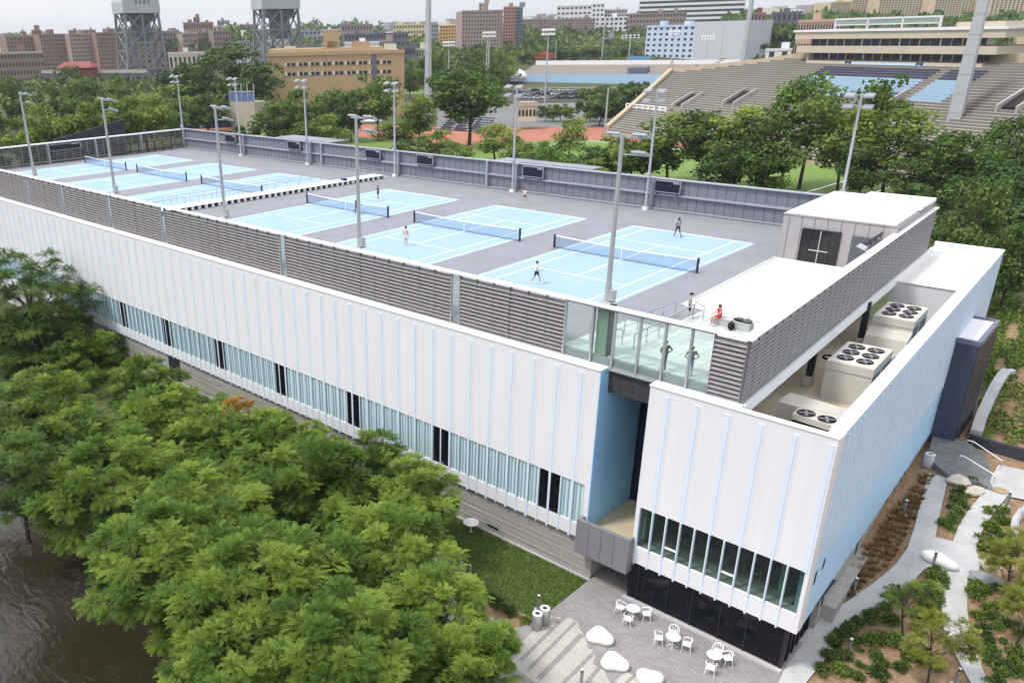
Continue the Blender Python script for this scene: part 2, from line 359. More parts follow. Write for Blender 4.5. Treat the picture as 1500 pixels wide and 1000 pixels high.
# --- ribbon of pale glazing with dark paired windows
mb=MB()
cuts=sorted(DARKX); x0=-75.
for xd in cuts+[None]:
    x1=(xd-.78) if xd is not None else 16.2
    mb.box(x0,x1,FY+.12,FY+.3,WB,WT)
    k=0; x=x0
    while x<x1: mb.box(x-.02,x+.02,FY+.06,FY+.12,WB,WT,1); x+=.273
    x0=(xd+.78) if xd is not None else 0
mullion=mat('slim_mullion',(.33,.46,.50),.5)
mb.build('ribbon_glazing',[tealpane,mullion],B)
for xd in DARKX:
    for s in (-1,1):
        w=MB(); xa,xb=(xd+s*.08,xd+s*.76) if s>0 else (xd-.76,xd-.08)
        w.box(xa,xb,FY+.14,FY+.17,WB,WT); wo=w.build('window',glassdark,B)
        f=MB(); 
        for q in ((xa,xa+.04),(xb-.04,xb)): f.box(q[0],q[1],FY+.08,FY+.139,WB,WT)
        f.box(xa+.04,xb-.04,FY+.08,FY+.139,WB,WB+.05); f.build('window_frame',dark,wo)
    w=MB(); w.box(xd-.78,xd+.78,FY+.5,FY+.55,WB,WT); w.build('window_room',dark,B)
# --- board formed concrete base with a return beside the passage
mb=MB(); mb.box(XL,16.95,-8.9,-8.5,-14.62,ZB-.02); mb.box(16.55,16.95,-8.5,-2.5,-14.62,ZB-.02)
z=-14.3
while z<ZB-.1:
    h=rnd.choice((.02,.03)); mb.box(XL,16.965,-8.93,-8.9,z,z+.15,0) if rnd.random()<.55 else None
    z+=.19
z=-14.3
for k in range(13):
    if rnd.random()<.6: mb.box(16.95,16.98,-8.9,-2.6,z,z+.15)
    z+=.19
mb.build('concrete_base',boardform,B)
mb=MB(); mb.box(XL,17.0,-9.08,-8.94,-14.62,-14.45); mb.box(8.9,9.8,-8.97,-8.94,-14.1,-13.95,1); mb.build('base_plinth',[concr,dark],B)
mb=MB(); mb.box(-31.9,-29.9,-8.99,-8.93,-14.5,ZB-.05); mb.build('service_door',dark,B)
# --- notch: side wall, dark stair glazing, soffit panel, balcony
mb=MB(); mb.box(16.3,16.6,-8.45,-4,ZB,ZT); mb.box(16.3,16.602,-9.2+.004,-8.45,ZB,ZT)
notchblue=mat('notch_blue_panel',(.30,.56,.86),.4,var=.05,scale=.5,stretch=(1,2,.2)); mb.build('notch_wall',notchblue,B)
mb=MB(); mb.box(16.6,19.6,-4.1,-4,-10.85,-1.5); o=mb.build('stair_glazing',glassnavy,B)
f=MB(); 
for x in (16.63,18.15,19.3): f.box(x,x+.12,-4.2,-4.1,-10.85,-1.5)
for z in (-8.6,-5.6): f.box(16.75,18.15,-4.17,-4.1,z,z+.1)
f.build('mullion',navydark,o)
mb=MB(); mb.box(16.6,19.6,-3.2,-3.1,-10.9,-1.5); 
for z in (-8.9,-5.2): mb.bar((16.7,-3.6,z),(19.5,-3.6,z-.6),.3,.5,1)
mb.build('stair_core',[mat('stair_core_navy',(.03,.05,.10),.7),steel],B)
mb=MB(); mb.box(16.6,19.62,-8.3,-8.15,-2.0,-.62); 
for x in (17.35,18.1,18.85): mb.box(x,x+.015,-8.305,-8.3,-2.0,-.62,1)
mb.box(16.6,19.62,-8.15,-4,-1.55,-1.45); mb.build('soffit_panel',[mat('dark_grey_panel',(.05,.05,.056),.5),black],B)
mb=MB(); mb.box(16.6,19.6,-9.6,-4.2,-11.05,-10.9); mb.build('balcony_floor',mat('balcony_beige',(.50,.43,.30),.8,var=.06),B)
balg=mat('balcony_grey_panel',(.21,.21,.23),.45,var=.05)
mb=MB(); mb.box(16.25,19.75,-9.85,-9.6,-12.3,-10.0); mb.box(16.25,16.45,-9.6,-9.25,-12.3,-10.0); mb.box(19.62,19.75,-9.6,-9.25,-12.3,-10.0); mb.box(16.45,19.62,-9.6,-2.5,-12.3,-11.06)
for x in (17.1,17.95,18.8): mb.box(x,x+.02,-9.853,-9.85,-12.3,-10.0,1)
mb.build('balcony_parapet',[balg,dark],B)
# --- corner block: front with its clear window band
mb=MB(); xa,xb=19.6,29.05
mb.box(xa,24.3,FY,-8.45,WT,ZT); mb.box(24.3,28.48,FY,-8.92,WT,ZT); mb.box(28.48,xb,FY,-8.45,WT,ZT); mb.box(xa,xb,FY,-8.45,ZB,-10.6); mb.box(xa,19.85,FY,-8.45,-10.6,WT); mb.box(28.85,xb,FY,-8.45,-10.6,WT)
for k in range(6): 
    x=19.85+.818+1.636*k; mb.box(x-.075,x+.075,FY-.04,FY,WT+.002,ZT-.35,1); mb.box(x-.21,x-.075,FY-.012,FY,WT+.004,ZT-.35,2); mb.box(x+.075,min(x+.21,29.04),FY-.012,FY,WT+.004,ZT-.35,2)
for k in range(11):
    x=19.85+.818*k; mb.box(x-.05,x+.05,FY-.04,FY,ZB-.1,-10.602,1)
mb.build('corner_wall',[white,paleblue,halo],B)
mb=MB(); mb.box(19.55,24.32,FY-.05,-8.43,ZT,ZT+.07); mb.box(24.32,28.44,FY-.05,-8.88,ZT,ZT+.07); mb.box(28.44,29.1,FY-.05,-8.43,ZT,ZT+.07); mb.build('corner_coping',whitetrim,B)
nb=10; bw=.818
for k in range(nb+1):
    a=19.85+bw*k; b_=min(28.85,a+bw)
    w=MB(); w.box(a+.04,b_-.04,FY+.1,FY+.13,-10.6,WT); wo=w.build('window',glassband,B)
    f=MB(); f.box(a-.035,a+.035,FY-.085,FY+.14,-10.6,WT,0); 
    if k in (2,6): f.box(a+.04,b_-.04,FY+.02,FY+.099,-9.95,-9.85,1)
    f.box(a+.04,b_-.04,FY+.04,FY+.099,-10.6,-10.55,1); f.build('window_frame',[paleblue,whitetrim],wo)
# room behind the band
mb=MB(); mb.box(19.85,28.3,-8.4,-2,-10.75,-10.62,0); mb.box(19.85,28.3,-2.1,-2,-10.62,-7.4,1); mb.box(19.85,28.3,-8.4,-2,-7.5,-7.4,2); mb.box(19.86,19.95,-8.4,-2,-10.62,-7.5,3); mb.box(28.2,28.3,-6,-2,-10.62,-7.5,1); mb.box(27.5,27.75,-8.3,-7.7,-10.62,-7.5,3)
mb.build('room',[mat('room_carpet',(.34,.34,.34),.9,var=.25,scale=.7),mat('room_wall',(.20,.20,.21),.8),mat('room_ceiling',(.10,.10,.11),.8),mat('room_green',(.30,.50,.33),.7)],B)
mb=MB(); 
for x in (22.2,24.0,25.9):
    mb.box(x-.5,x+.5,-7.6,-7.0,-9.9,-9.85,0)
    for sx in (-.45,.45): mb.bar((x+sx,-7.6,-10.6),(x+sx,-7.6,-9.9),.05,.05,1); mb.bar((x+sx,-7.0,-10.6),(x+sx,-7.0,-9.9),.05,.05,1)
    mb.bar((x-.45,-7.6,-10.2),(x+.45,-7.6,-10.2),.05,.05,1)
mb.build('work_table',[mat('table_grey',(.14,.15,.16),.5),mat('table_leg_ochre',(.42,.36,.16),.5)],B)
# --- ground floor glazing
gx=[19.6,20.15,22.0,23.45,25.1,26.55,28.55]
for a,b_ in zip(gx,gx[1:]):
    w=MB(); w.box(a+.03,b_-.03,-8.92,-8.88,GZ+.1,ZB-.05); wo=w.build('shopfront_pane',glassdark,B)
    f=MB(); f.box(a-.03,a+.03,-8.97,-8.86,GZ,ZB-.05); f.build('mullion',dark,wo)
mb=MB(); mb.box(19.55,19.7,-8.97,-3.5,GZ,ZB-.05); mb.build('shopfront_frame',dark,B); mb=MB(); mb.box(28.45,28.6,-8.98,-8.8,GZ,ZB-.05); mb.build('shopfront_frame',dark,B); mb=MB(); mb.box(20.2,20.32,-8.6,-8.4,GZ,ZB-.05); mb.build('entrance_panel',mat('pale_green_panel',(.40,.52,.44),.5),B)
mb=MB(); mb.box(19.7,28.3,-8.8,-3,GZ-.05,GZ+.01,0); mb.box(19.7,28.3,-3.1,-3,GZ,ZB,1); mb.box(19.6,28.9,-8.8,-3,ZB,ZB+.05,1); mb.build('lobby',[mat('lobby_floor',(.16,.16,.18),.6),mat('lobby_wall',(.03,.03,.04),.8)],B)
# east glazing of the lobby
for k in range(5):
    y0=-8.9+.85*k; w=MB(); w.hexa([(skewx(28.55,y0),y0,GZ+.02),(skewx(28.6,y0),y0,GZ+.02),(skewx(28.6,y0+.8),y0+.8,GZ+.02),(skewx(28.55,y0+.8),y0+.8,GZ+.02)],[(skewx(28.55,y0),y0,ZB-.05),(skewx(28.6,y0),y0,ZB-.05),(skewx(28.6,y0+.8),y0+.8,ZB-.05),(skewx(28.55,y0+.8),y0+.8,ZB-.05)]); wo=w.build('shopfront_pane',glassdark,B)
    f=MB(); f.hexa([(skewx(28.5,y0+.8),y0+.8,GZ),(skewx(28.66,y0+.8),y0+.8,GZ),(skewx(28.66,y0+.85),y0+.85,GZ),(skewx(28.5,y0+.85),y0+.85,GZ)],[(skewx(28.5,y0+.8),y0+.8,ZB-.05),(skewx(28.66,y0+.8),y0+.8,ZB-.05),(skewx(28.66,y0+.85),y0+.85,ZB-.05),(skewx(28.5,y0+.85),y0+.85,ZB-.05)]); f.build('mullion',dark,wo)
# --- east wall (skewed): blue panels, white fins, concrete base
def skq(x0a,x0b,ya,yb): return [(skewx(x0a,ya),ya),(skewx(x0b,ya),ya),(skewx(x0b,yb),yb),(skewx(x0a,yb),yb)]
YE=36.5
mb=MB(); mb.prism(skq(28.5,29.05,-8.45,YE),ZB,ZT-.0,0)
y=-8.3; k=0
while y<YE-.5:
    mb.prism(skq(29.05,29.09,y,y+.15),-7.9,ZT-.35,1); y+=.87
for (yy,zz,hh) in [(-7.9,-8.6,.8),(-6.6,-8.5,.6)]: mb.prism(skq(29.05,29.06,yy,yy+.35),zz-hh,zz,2)
eastblue=mat('east_blue_panel',(.47,.70,.93),.4,var=.05,scale=.3); mb.build('east_wall',[eastblue,white,dark],B)
mb=MB(); mb.prism(skq(28.42,29.1,-8.43,YE+.05),ZT,ZT+.07); mb.build('east_coping',whitetrim,B)
mb=MB(); mb.prism(skq(28.6,28.95,-4.6,21),-14.7,ZB-.02,0); mb.prism(skq(28.95,29.6,-3.6,19.5),-14.9,-13.1,0)
for yy in (-4.2,2.4,9.2,11.2,13,14.2): mb.prism(skq(28.95,28.98,yy,yy+.3),-12.9,ZB-.2,1)
mb.build('east_concrete_base',[boardform,dark],B)
# --- roof deck
mb=MB(); P=[(-91.6,-8.35),(skewx(24.05,-8.3),-8.35),(skewx(24.05,32.5),32.5),(-91.6,32.5)]
mb.prism(P,-.6,0); mb.build('roof_deck',deckgrey,B)
mb=MB(); mb.prism([(-96.9,-8.4),(20.5,-8.4),(20.5,-1.3),(-96.9,-1.3)],-4.2,-.65); mb.build('roof_underside',concr_d,B) if 0 else None
mb=MB(); mb.prism(skq(24.05,24.35,-8.4,33),-1.15,-.55); mb.build('east_fascia',whitetrim,B)
# terrace at the east end
E1=[(15.05,3.6),(22.9,3.6),(22.4,20.4),(14.55,20.4)]
mb=MB(); mb.prism(E1,.004,.05); mb.prism([(14.75,3.6),(15.05,3.6),(14.55,20.4),(14.25,20.4)],.004,.09,1); mb.build('terrace',[deckbeige,concr],B)
mb=MB(); mb.prism([(13.2,-8.1),(23.8,-8.1),(23.6,-1.5),(13.6,-1.5)],.004,.012); mb.prism([(16.2,-1.5),(23.6,-1.5),(23.2,3.55),(16.4,3.55)],.004,.012); mb.build('terrace_tiles',brickmat('terrace_tile',(.62,.66,.64),(.56,.61,.60),(.42,.46,.46),.6,.5,.5,ms=.02,off=0),B)
# --- louvre screens
def louvre_bay(p,q,z0,z1,nrm,posts=1.5,name='louvre_bay',endcap=True):
    p=np.array(p,float);q=np.array(q,float);Ln=np.linalg.norm(q-p); d=(q-p)/Ln; nrm=np.array(nrm,float); mb=MB()
    n=int((z1-z0-.15)/.25)
    for i in range(n):
        z=z0+.14+.25*i
        a=[(*(p+nrm*.10),z-.12),(*(q+nrm*.10),z-.12),(*(q-nrm*.06),z+.13),(*(p-nrm*.06),z+.13)]
        lo=a; hi=[(v[0],v[1],v[2]+.018) for v in a]
        mb.hexa(lo,hi,0)
        a=[(*(p+nrm*.085),z-.165),(*(q+nrm*.085),z-.165),(*(q+nrm*.02),z-.165),(*(p+nrm*.02),z-.165)]; mb.hexa(a,[(v[0],v[1],v[2]+.045) for v in a],2)  # dark bar under each slat paints in the shade line between slats
    k=max(1,round(Ln/posts))
    for i in range(k+1):
        c=p+d*(Ln*i/k); w=d*.03; 
        mb.hexa([(*(c-w-nrm*.10),z0),(*(c+w-nrm*.10),z0),(*(c+w+nrm*.075),z0),(*(c-w+nrm*.075),z0)],[(*(c-w-nrm*.10),z1),(*(c+w-nrm*.10),z1),(*(c+w+nrm*.075),z1),(*(c-w+nrm*.075),z1)],1)
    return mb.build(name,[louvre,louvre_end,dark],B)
LZ0,LZ1=-.5,2.98
SX=[Gy(u,v,-8.4)[0] for u,v in [(835,470),(668,432),(415,372),(240,328),(161,306),(92,288)]]
SX=[13.55]+SX[1:]+[SX[-1]-9,SX[-1]-18,-91.4]
def slot(x): # narrow glazed slot between louvre bays
    s=MB(); s.box(x-.33,x+.33,-8.42,-8.39,LZ0+.1,LZ1-.1); o=s.build('glass_slot',glassdeck,B)
    f=MB(); f.box(x-.40,x-.33,-8.5,-8.3,LZ0,LZ1); f.box(x+.33,x+.40,-8.5,-8.3,LZ0,LZ1); f.box(x-.33,x+.33,-8.46,-8.34,LZ0,LZ0+.1); f.box(x-.33,x+.33,-8.46,-8.34,1.6,1.68); f.build('slot_frame',steel,o)
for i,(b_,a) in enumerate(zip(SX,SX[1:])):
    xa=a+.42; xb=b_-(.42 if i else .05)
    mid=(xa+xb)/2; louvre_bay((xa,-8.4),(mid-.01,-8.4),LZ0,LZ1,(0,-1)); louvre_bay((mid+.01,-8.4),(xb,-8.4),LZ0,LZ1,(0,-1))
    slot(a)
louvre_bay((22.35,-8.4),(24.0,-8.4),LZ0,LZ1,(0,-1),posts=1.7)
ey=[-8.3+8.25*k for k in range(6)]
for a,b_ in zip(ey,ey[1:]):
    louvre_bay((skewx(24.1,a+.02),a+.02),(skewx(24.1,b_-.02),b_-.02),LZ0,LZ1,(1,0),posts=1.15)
mb=MB(); mb.box(-91.6,24.3,-8.62,-8.14,LZ1,LZ1+.08); mb.prism(skq(23.75,24.3,-8.14,33),LZ1,LZ1+.08); mb.build('screen_coping',whitetrim,B)
mb=MB(); mb.box(-91.6,24.15,-8.52,-8.3,-.62,-.5); mb.build('screen_sill',steel,B)
# glazed corner of the screen
MX=[13.55]+[Gy(u,v,-8.4)[0] for u,v in [(871,455),(903,462),(940,471),(977,480),(1015,490)]]+[22.3]
for a,b_ in zip(MX,MX[1:]):
    w=MB(); w.box(a+.06,b_-.06,-8.42,-8.4,-.4,2.85); wo=w.build('glass_pane',glassdeck,B)
    f=MB(); f.box(a-.05,a+.05,-8.52,-8.3,-.5,2.98); f.box(a+.05,b_-.05,-8.46,-8.36,-.5,-.4); f.box(a+.05,b_-.05,-8.46,-8.36,2.85,2.98); f.build('mullion',steel,wo)
mb=MB(); mb.box(15.45,16.15,-8.15,-7.55,0,2.98,0); mb.box(16.152,16.25,-8.15,-7.55,0,2.98,1); mb.build('corner_column',[paintgreen,dark],B)
# --- rear wall with rails and posts
mb=MB(); mb.box(-91.6,skewx(24.05,32.5),32.5,32.7,0,3.1,0)
x=-91.4
while x<15: mb.box(x,x+.03,32.47,32.5,0,3.1,1); x+=.95
mb.box(-91.6,14,32.22,32.5,1.52,1.70,2); mb.box(-91.6,14,32.2,32.5,.06,.16,2); mb.box(-91.7,14.2,32.2,32.8,3.1,3.2,2)
seamg=mat('grey_panel_seam',(.09,.10,.13),.5); mb.build('rear_wall',[wallgrey,seamg,railgrey],B)
for x in (-3,-20.1,-24.4,-39.2,-54.6,-57,-73.4,-90.8):
    mb=MB(); mb.box(x-.14,x+.14,32.08,32.46,0,3.1); mb.build('wall_post',railgrey,B)
mb=MB(); mb.box(-24.3,-20.4,32.75,36,3.02,3.14); mb.box(-20.4,-10.6,32.95,35.2,3.14,3.26); mb.build('rear_canopy',mat('canopy_grey',(.24,.26,.29),.6),B)
mb=MB(); mb.box(-66,-53.5,32.95,36.5,3.14,3.26); mb.build('rear_canopy',MATS['canopy_grey'],B)
# --- west end louvre wall
for a,b_ in zip([-8.1,-.1,8,16,24.2],[-.15,7.95,15.95,24.1,32.4]):
    mb=MB(); z=.12
    for i in range(10): mb.hexa([(-91.55,a,z),(-91.40,a,z+.13),(-91.40,b_,z+.13),(-91.55,b_,z)],[(-91.55,a,z+.02),(-91.40,a,z+.15),(-91.40,b_,z+.15),(-91.55,b_,z+.02)],0); z+=.295
    y=a
    while y<=b_: mb.box(-91.36,-91.28,y,y+.08,0,3.0,1); y+=1.3
    mb.box(-91.3,-91.1,a,b_,.3,.42,1); mb.box(-91.34,-91.04,a-.12,a+.12,0,3.0,2); mb.build('end_louvre',[louvre,louvre_end,railgrey],B)
mb=MB(); mb.box(-91.8,-91.2,-8.05,32.1,2.98,3.14); mb.build('end_coping',whitetrim,B)
# --- penthouse
PZ=3.62
PW=[(14.45,20.45),(skewx(24.0,20.45),20.45),(skewx(24.0,32.3),32.3),(14.1,32.3)]
mb=MB(); mb.prism(PW,0,PZ-.12,0)
for k in range(9):
    x=14.9+.95*k; mb.box(x,x+.02,20.42,20.45,0,PZ-.12,1)
phg=mat('penthouse_grey_panel',(.34,.33,.34),.5,var=.05,scale=.6); mb.build('penthouse_wall',[phg,seamg],B)
mb=MB(); mb.prism([(14.4,20.38),(skewx(23.9,20.38),20.38),(skewx(23.9,32.4),32.4),(14.05,32.4)],PZ-.12,PZ-.02,1); mb.prism([(14.55,20.55),(skewx(23.75,20.55),20.55),(skewx(23.75,32.3),32.3),(14.2,32.3)],PZ-.02,PZ+.02,0)
mb.prism([(17.2,27.2),(22.1,27.2),(21.9,32.2),(17.0,32.2)],PZ+.02,PZ+.28,0); mb.build('penthouse_roof',[roofwhite,phg],B)
d0=MB(); d0.box(16.1,18.75,20.34,20.42,.06,2.55); do=d0.build('glass_door',glass('door_glass',(.25,.27,.30),.3,col=(.02,.022,.028)),B)
f=MB(); f.box(17.395,17.445,20.28,20.34,.06,2.55); f.box(16.72,18.15,20.25,20.32,1.0,1.06); f.build('door_frame',mat('door_bar',(.55,.55,.56),.4),do)
f=MB(); f.box(16.02,16.1,20.28,20.42,.06,2.63); f.box(18.75,18.83,20.28,20.42,.06,2.63); f.box(16.1,18.75,20.28,20.42,2.55,2.63); f.box(16.62,16.68,20.3,20.34,.06,2.55); f.box(18.1,18.16,20.3,20.34,.06,2.55); f.build('door_jamb',dark,do)
d0=MB(); d0.box(19.6,22.0,20.36,20.42,.06,2.5); d0.build('grey_door',mat('door_grey',(.10,.10,.13),.5),B)
# --- mechanical yard
mb=MB(); mb.prism([(19.5,-8.4),(skewx(28.5,-8.4),-8.4),(skewx(28.5,22.5),22.5),(19.5,22.5)],-4.15,-4.0,0); mb.box(19.5,19.7,-8.4,22.5,-4,-.62,1); mb.build('yard_floor',[mat('yard_tan_membrane',(.66,.56,.41),.85,var=.12,scale=.5),mat('yard_wall_tan',(.42,.36,.28),.8)],B)
for y in (-6.5,5,14.6):
    c=MB(); c.box(22.9,23.25,y-.2,y+.2,-3.2,-.62,0); c.box(22.85,23.3,y-.25,y+.25,-4,-3.2,1); c.build('yard_column',[dark,acbeige],B)
mb=MB(); mb.prism(skq(22.35+1.6,28.46,22.5,YE-.3),-4,-.88,0); mb.prism(skq(24.38,28.44,22.4,YE-.4),-.88,-.84,1); mb.prism(skq(24.1,28.44,YE-.4,YE),-.9,-.43,2)
y=24.2
while y<YE-1: mb.prism(skq(24.4,28.42,y,y+.05),-.84,-.825,3); y+=2.4
mb.build('east_roof',[mat('lavender_white_wall',(.62,.61,.64),.6),roofwhite,whitetrim,mat('roof_seam',(.70,.66,.64),.7)],B)
# --- dark stair tower on the east side
T=MB(); ta,tb=21.3,27.8
T.prism([(skewx(29.06,ta),ta),(28.95,ta),(28.8,tb),(skewx(29.06,tb),tb)],-12.5,-4.28,0); 
T.box(28.2,28.21,ta-.012,ta,-12.4,-4.3,1)
T.prism([(28.955,ta+.05),(28.99,ta+.05),(28.84,tb-.05),(28.80,tb-.05)],-12.5,-4.3,1)  # thin sheet darkens the east face; its shade is put into the colour
T.prism([(skewx(29.06,ta),ta-.05),(29.02,ta-.05),(28.98,ta+.2),(skewx(29.06,ta),ta+.2)],-4.28,-3.95,2); T.prism([(28.72,ta+.2),(29.02,ta+.2),(28.86,tb+.05),(28.56,tb+.05)],-4.28,-3.95,2); T.prism([(skewx(29.06,tb),tb-.15),(28.56,tb-.15),(28.56,tb+.05),(skewx(29.06,tb),tb+.05)],-4.28,-3.95,2)
T.prism([(skewx(29.07,ta),ta+.2),(28.72,ta+.2),(28.56,tb-.15),(skewx(29.07,tb),tb-.15)],-4.275,-4.1,3)
for z in (-6.5,-8.8,-10.8): T.prism([(28.992,ta+.05),(29.02,ta+.05),(28.87,tb-.05),(28.842,tb-.05)],z,z+.06,0)
for k in range(5): y=ta+1+1.2*k; T.prism([(28.99-.023*(y-ta),y),(29.03-.023*(y-ta),y),(29.03-.023*(y-ta),y+.06),(28.99-.023*(y-ta),y+.06)],-12.4,-4.4,0)
T.build('stair_tower',[navyclad,navydark,mat('tower_parapet',(.13,.15,.20),.45),roofwhite],B)
# ================================================================== COURTS AND NETS
CX0=[-86.39,-70.44,-54.08,-32.92,-16.45,0.]; CW=10.97; CL=23.77
clabel=['at the far west end under the end louvres','second from the far west louvre wall','beside the white walkway, on its west side','with two dark-clothed players, next to the white walkway','with a pink-topped player, in the middle of three occupied ones','nearest the glazed corner, with two players in dark shorts']
court_m=MB(); court_m.box(-.35,CW+.35,-.25,CL+.25,.003,.007); 
court_l=MB(); z0,z1=.0072,.0105
def cl(x0,x1,y0,y1): court_l.box(x0,x1,y0,y1,z0,z1)
w=.085
cl(-w,0,0,CL);cl(CW,CW+w,0,CL);cl(-w,CW+w,-w*1.4,0);cl(-w,CW+w,CL,CL+w*1.4)
cl(1.33,1.372+.04,0,CL);cl(CW-1.412,CW-1.33,0,CL);cl(1.412,CW-1.412,CL/2-6.44,CL/2-6.36);cl(1.412,CW-1.412,CL/2+6.36,CL/2+6.44);cl(CW/2-.04,CW/2+.04,CL/2-6.36,CL/2+6.36)
cm=court_m.build('tennis_court',courtblue); co=court_l.build('court_lines',linewhite,cm); cm['category']='tennis court'; CP=Proto(cm)
for i,x in enumerate(CX0): CP.put((x,0,0),0,'pale blue tennis court '+clabel[i],'rooftop tennis courts')
# net
net=thing('tennis_net','','tennis net')
pm=mat('net_post_dark',(.025,.028,.035),.4)
for sx in (-1,1):
    b=MB(); b.box(sx*6.4-.07,sx*6.4+.07,-.07,.07,0,1.12); b.box(sx*6.4-.09,sx*6.4+.09,-.09,.09,1.12,1.15); b.build('net_post',pm,net)
nm=bpy.data.materials.new('net_mesh'); nm.use_nodes=True; nt=nm.node_tree; N=nt.nodes; L=nt.links; b=N['Principled BSDF']; b.inputs['Base Color'].default_value=(.10,.22,.42,1); b.inputs['Roughness'].default_value=.8
t=N.new('ShaderNodeBsdfTransparent'); mx=N.new('ShaderNodeMixShader'); mx.inputs[0].default_value=.60; L.new(b.outputs[0],mx.inputs[1]); L.new(t.outputs[0],mx.inputs[2]); L.new(mx.outputs[0],N['Material Output'].inputs[0]); MATS['net_mesh']=nm
b=MB(); seg=16
def nh(x): return .93+.14*(abs(x)/6.4)**1.6
for k in range(seg):
    xa=-6.33+12.66*k/seg; xb=-6.33+12.66*(k+1)/seg; b.quad((xa,0,.03),(xb,0,.03),(xb,0,nh(xb)),(xa,0,nh(xa)))
b.build('net_mesh',nm,net)
b=MB()
for k in range(seg):
    xa=-6.33+12.66*k/seg; xb=-6.33+12.66*(k+1)/seg; b.hexa([(xa,-.02,nh(xa)-.06),(xb,-.02,nh(xb)-.06),(xb,.02,nh(xb)-.06),(xa,.02,nh(xa)-.06)],[(xa,-.02,nh(xa)+.02),(xb,-.02,nh(xb)+.02),(xb,.02,nh(xb)+.02),(xa,.02,nh(xa)+.02)])
b.build('head_band',linewhite,net)
b=MB(); b.box(-.03,.03,-.025,.025,.0,.88); b.build('centre_strap',linewhite,net)
b=MB(); b.box(-6.33,6.33,-.015,.015,.01,.035); b.build('bottom_cord',dark,net)
NP=Proto(net)
for i,x in enumerate(CX0): NP.put((x+CW/2,CL/2,0.011),0,'tennis net on the court '+clabel[i],'rooftop tennis nets')
# ================================================================== LIGHT POLES
def lamp_pole(z0,z1,front):
    t=thing('court_light_pole','','light pole')
    b=MB(); b.tube((0,0,z0),(0,0,z1),.15,.10,12); b.tube((0,0,z0),(0,0,z0+1.1),.19,.17,12); b.build('pole',steel,t)
    b=MB(); 
    if front: b.box(-.35,.35,-.3,.3,z0-.02,z0+.08)
    else: b.box(-.25,.25,-.25,.25,z0,z0+.3)
    cb=MB(); cb.box(.1,.42,-.15,.2,z0+.15,z0+.75) if front else cb.box(-.2,.2,-.28,.1,3.25,3.7); cb.build('control_box',steel,t)
    b.build('base_plate' ,whitetrim if not front else steel,t)
    lm=mat('lamp_housing',(.30,.32,.34),.4,metal=.3)
    s=1 if front else -1
    for tier,zz in enumerate((z1-.12,z1-1.0)):
        for sx in ((-.75,.75) if tier==0 else ((.8,) if front else (-.7,.8))):
            b=MB(); b.bar((0,0,zz),(sx,s*.25,zz),.07,.07,1); b.bar((sx,s*.25,zz),(sx,s*.35,zz),.07,.07,1)
            Mx=Matrix.Translation((sx,s*.62,zz+.02))@Matrix.Rotation(-s*.38,4,'X'); k=len(b.v)
            b.hexa([(-.42,-.36,-.05),(.42,-.36,-.05),(.42,.36,-.05),(-.42,.36,-.05)],[(-.36,-.30,.07),(.36,-.30,.07),(.36,.30,.07),(-.36,.30,.07)]); b.xf(Mx,k)
            b.build('lamp_head',[lm,steel],t)
    return t
fp=Proto(lamp_pole(3.1,12.15,True)); bp_=Proto(lamp_pole(0,11.7,False))
nmz=['standing on the louvre screen at the far west end','on the louvre screen beside the dark glazed slot','on the louvre screen in front of the white walkway','on the louvre screen by the court with the pink-topped player','above the glazed corner of the screen']
for x,l in zip((-59.6,-40.4,-21.2,-4.4,15.8),nmz): fp.put((x,-7.85,0),0,'grey floodlight pole '+l,'floodlight poles round the courts')
nmz=['at the far corner where the end louvres meet the rear wall','against the rear wall, beside the leftmost display board','against the rear wall before the grey canopy left of the walkway','against the rear wall at the end of the white walkway','against the rear wall near the player with auburn hair','against the rear wall behind the nearest court']
for x,l in zip((-92.0,-73.4,-57.0,-39.2,-20.1,-3.2),nmz): bp_.put((x,31.6 if x>-90 else 32.9,0),0,'grey floodlight pole '+l,'floodlight poles round the courts')
bp_.put((14.6,33.0,0),0,'tall grey floodlight pole rising behind the white penthouse roof','floodlight poles round the courts')
# display boards
def board(wd,ht):
    t=thing('display_board','','display board')
    b=MB(); b.box(-wd/2,wd/2,-.04,.08,0,ht); b.build('screen',mat('board_navy',(.008,.01,.022),.4),t)
    b=MB(); e=.06
    b.box(-wd/2-e,wd/2+e,-.08,.09,-e,0);b.box(-wd/2-e,wd/2+e,-.08,.09,ht,ht+e);b.box(-wd/2-e,-wd/2,-.08,.09,0,ht);b.box(wd/2,wd/2+e,-.08,.09,0,ht); b.box(wd/2-.75,wd/2-.1,-.06,-.04,ht-.2,ht-.06); b.build('frame',railgrey,t)
    for sx in (-1,1):
        b=MB(); b.box(sx*wd*.4-.04,sx*wd*.4+.04,-.02,.06,-.35,-.06); b.build('foot',dark,t)
    return t
BP=Proto(board(2.7,1.05))
lab=['leftmost, near the far corner','left of the pole before the grey canopy','left of the pole by the walkway end','right of the pole by the walkway end','above the player with auburn hair','nearest the penthouse']
for (u,v),l in zip([(337,201),(430,210),(546,223),(622,232),(781,247),(978,271)],lab):
    p=Gy(u,v,32.0); BP.put((p[0],32.02,1.93),0,'black display board on the rear wall, '+l,'display boards on the rear wall')
p=Gx(94,211,-91); t=BP.put((-90.95,p[1],1.95),PI/2,'long black display board on the end louvre wall',None,(1.9,1,.75)); 
# black bench shelter frame on the end wall
t=thing('bench_shelter','black framed open bench shelter against the end louvre wall','shelter',(-90.6,23.2,0))
b=MB(); b.bar((0,-5.5,1.75),(0,6.3,1.75),.1); 
for y in (-5.5,-1.5,0,1.5,3,4.6,6.3): b.bar((0,y,0),(0,y,1.75),.1)
b.build('frame',black,t); b=MB(); b.box(-.25,.25,-5.3,6.2,.4,.46); b.build('seat',dark,t)
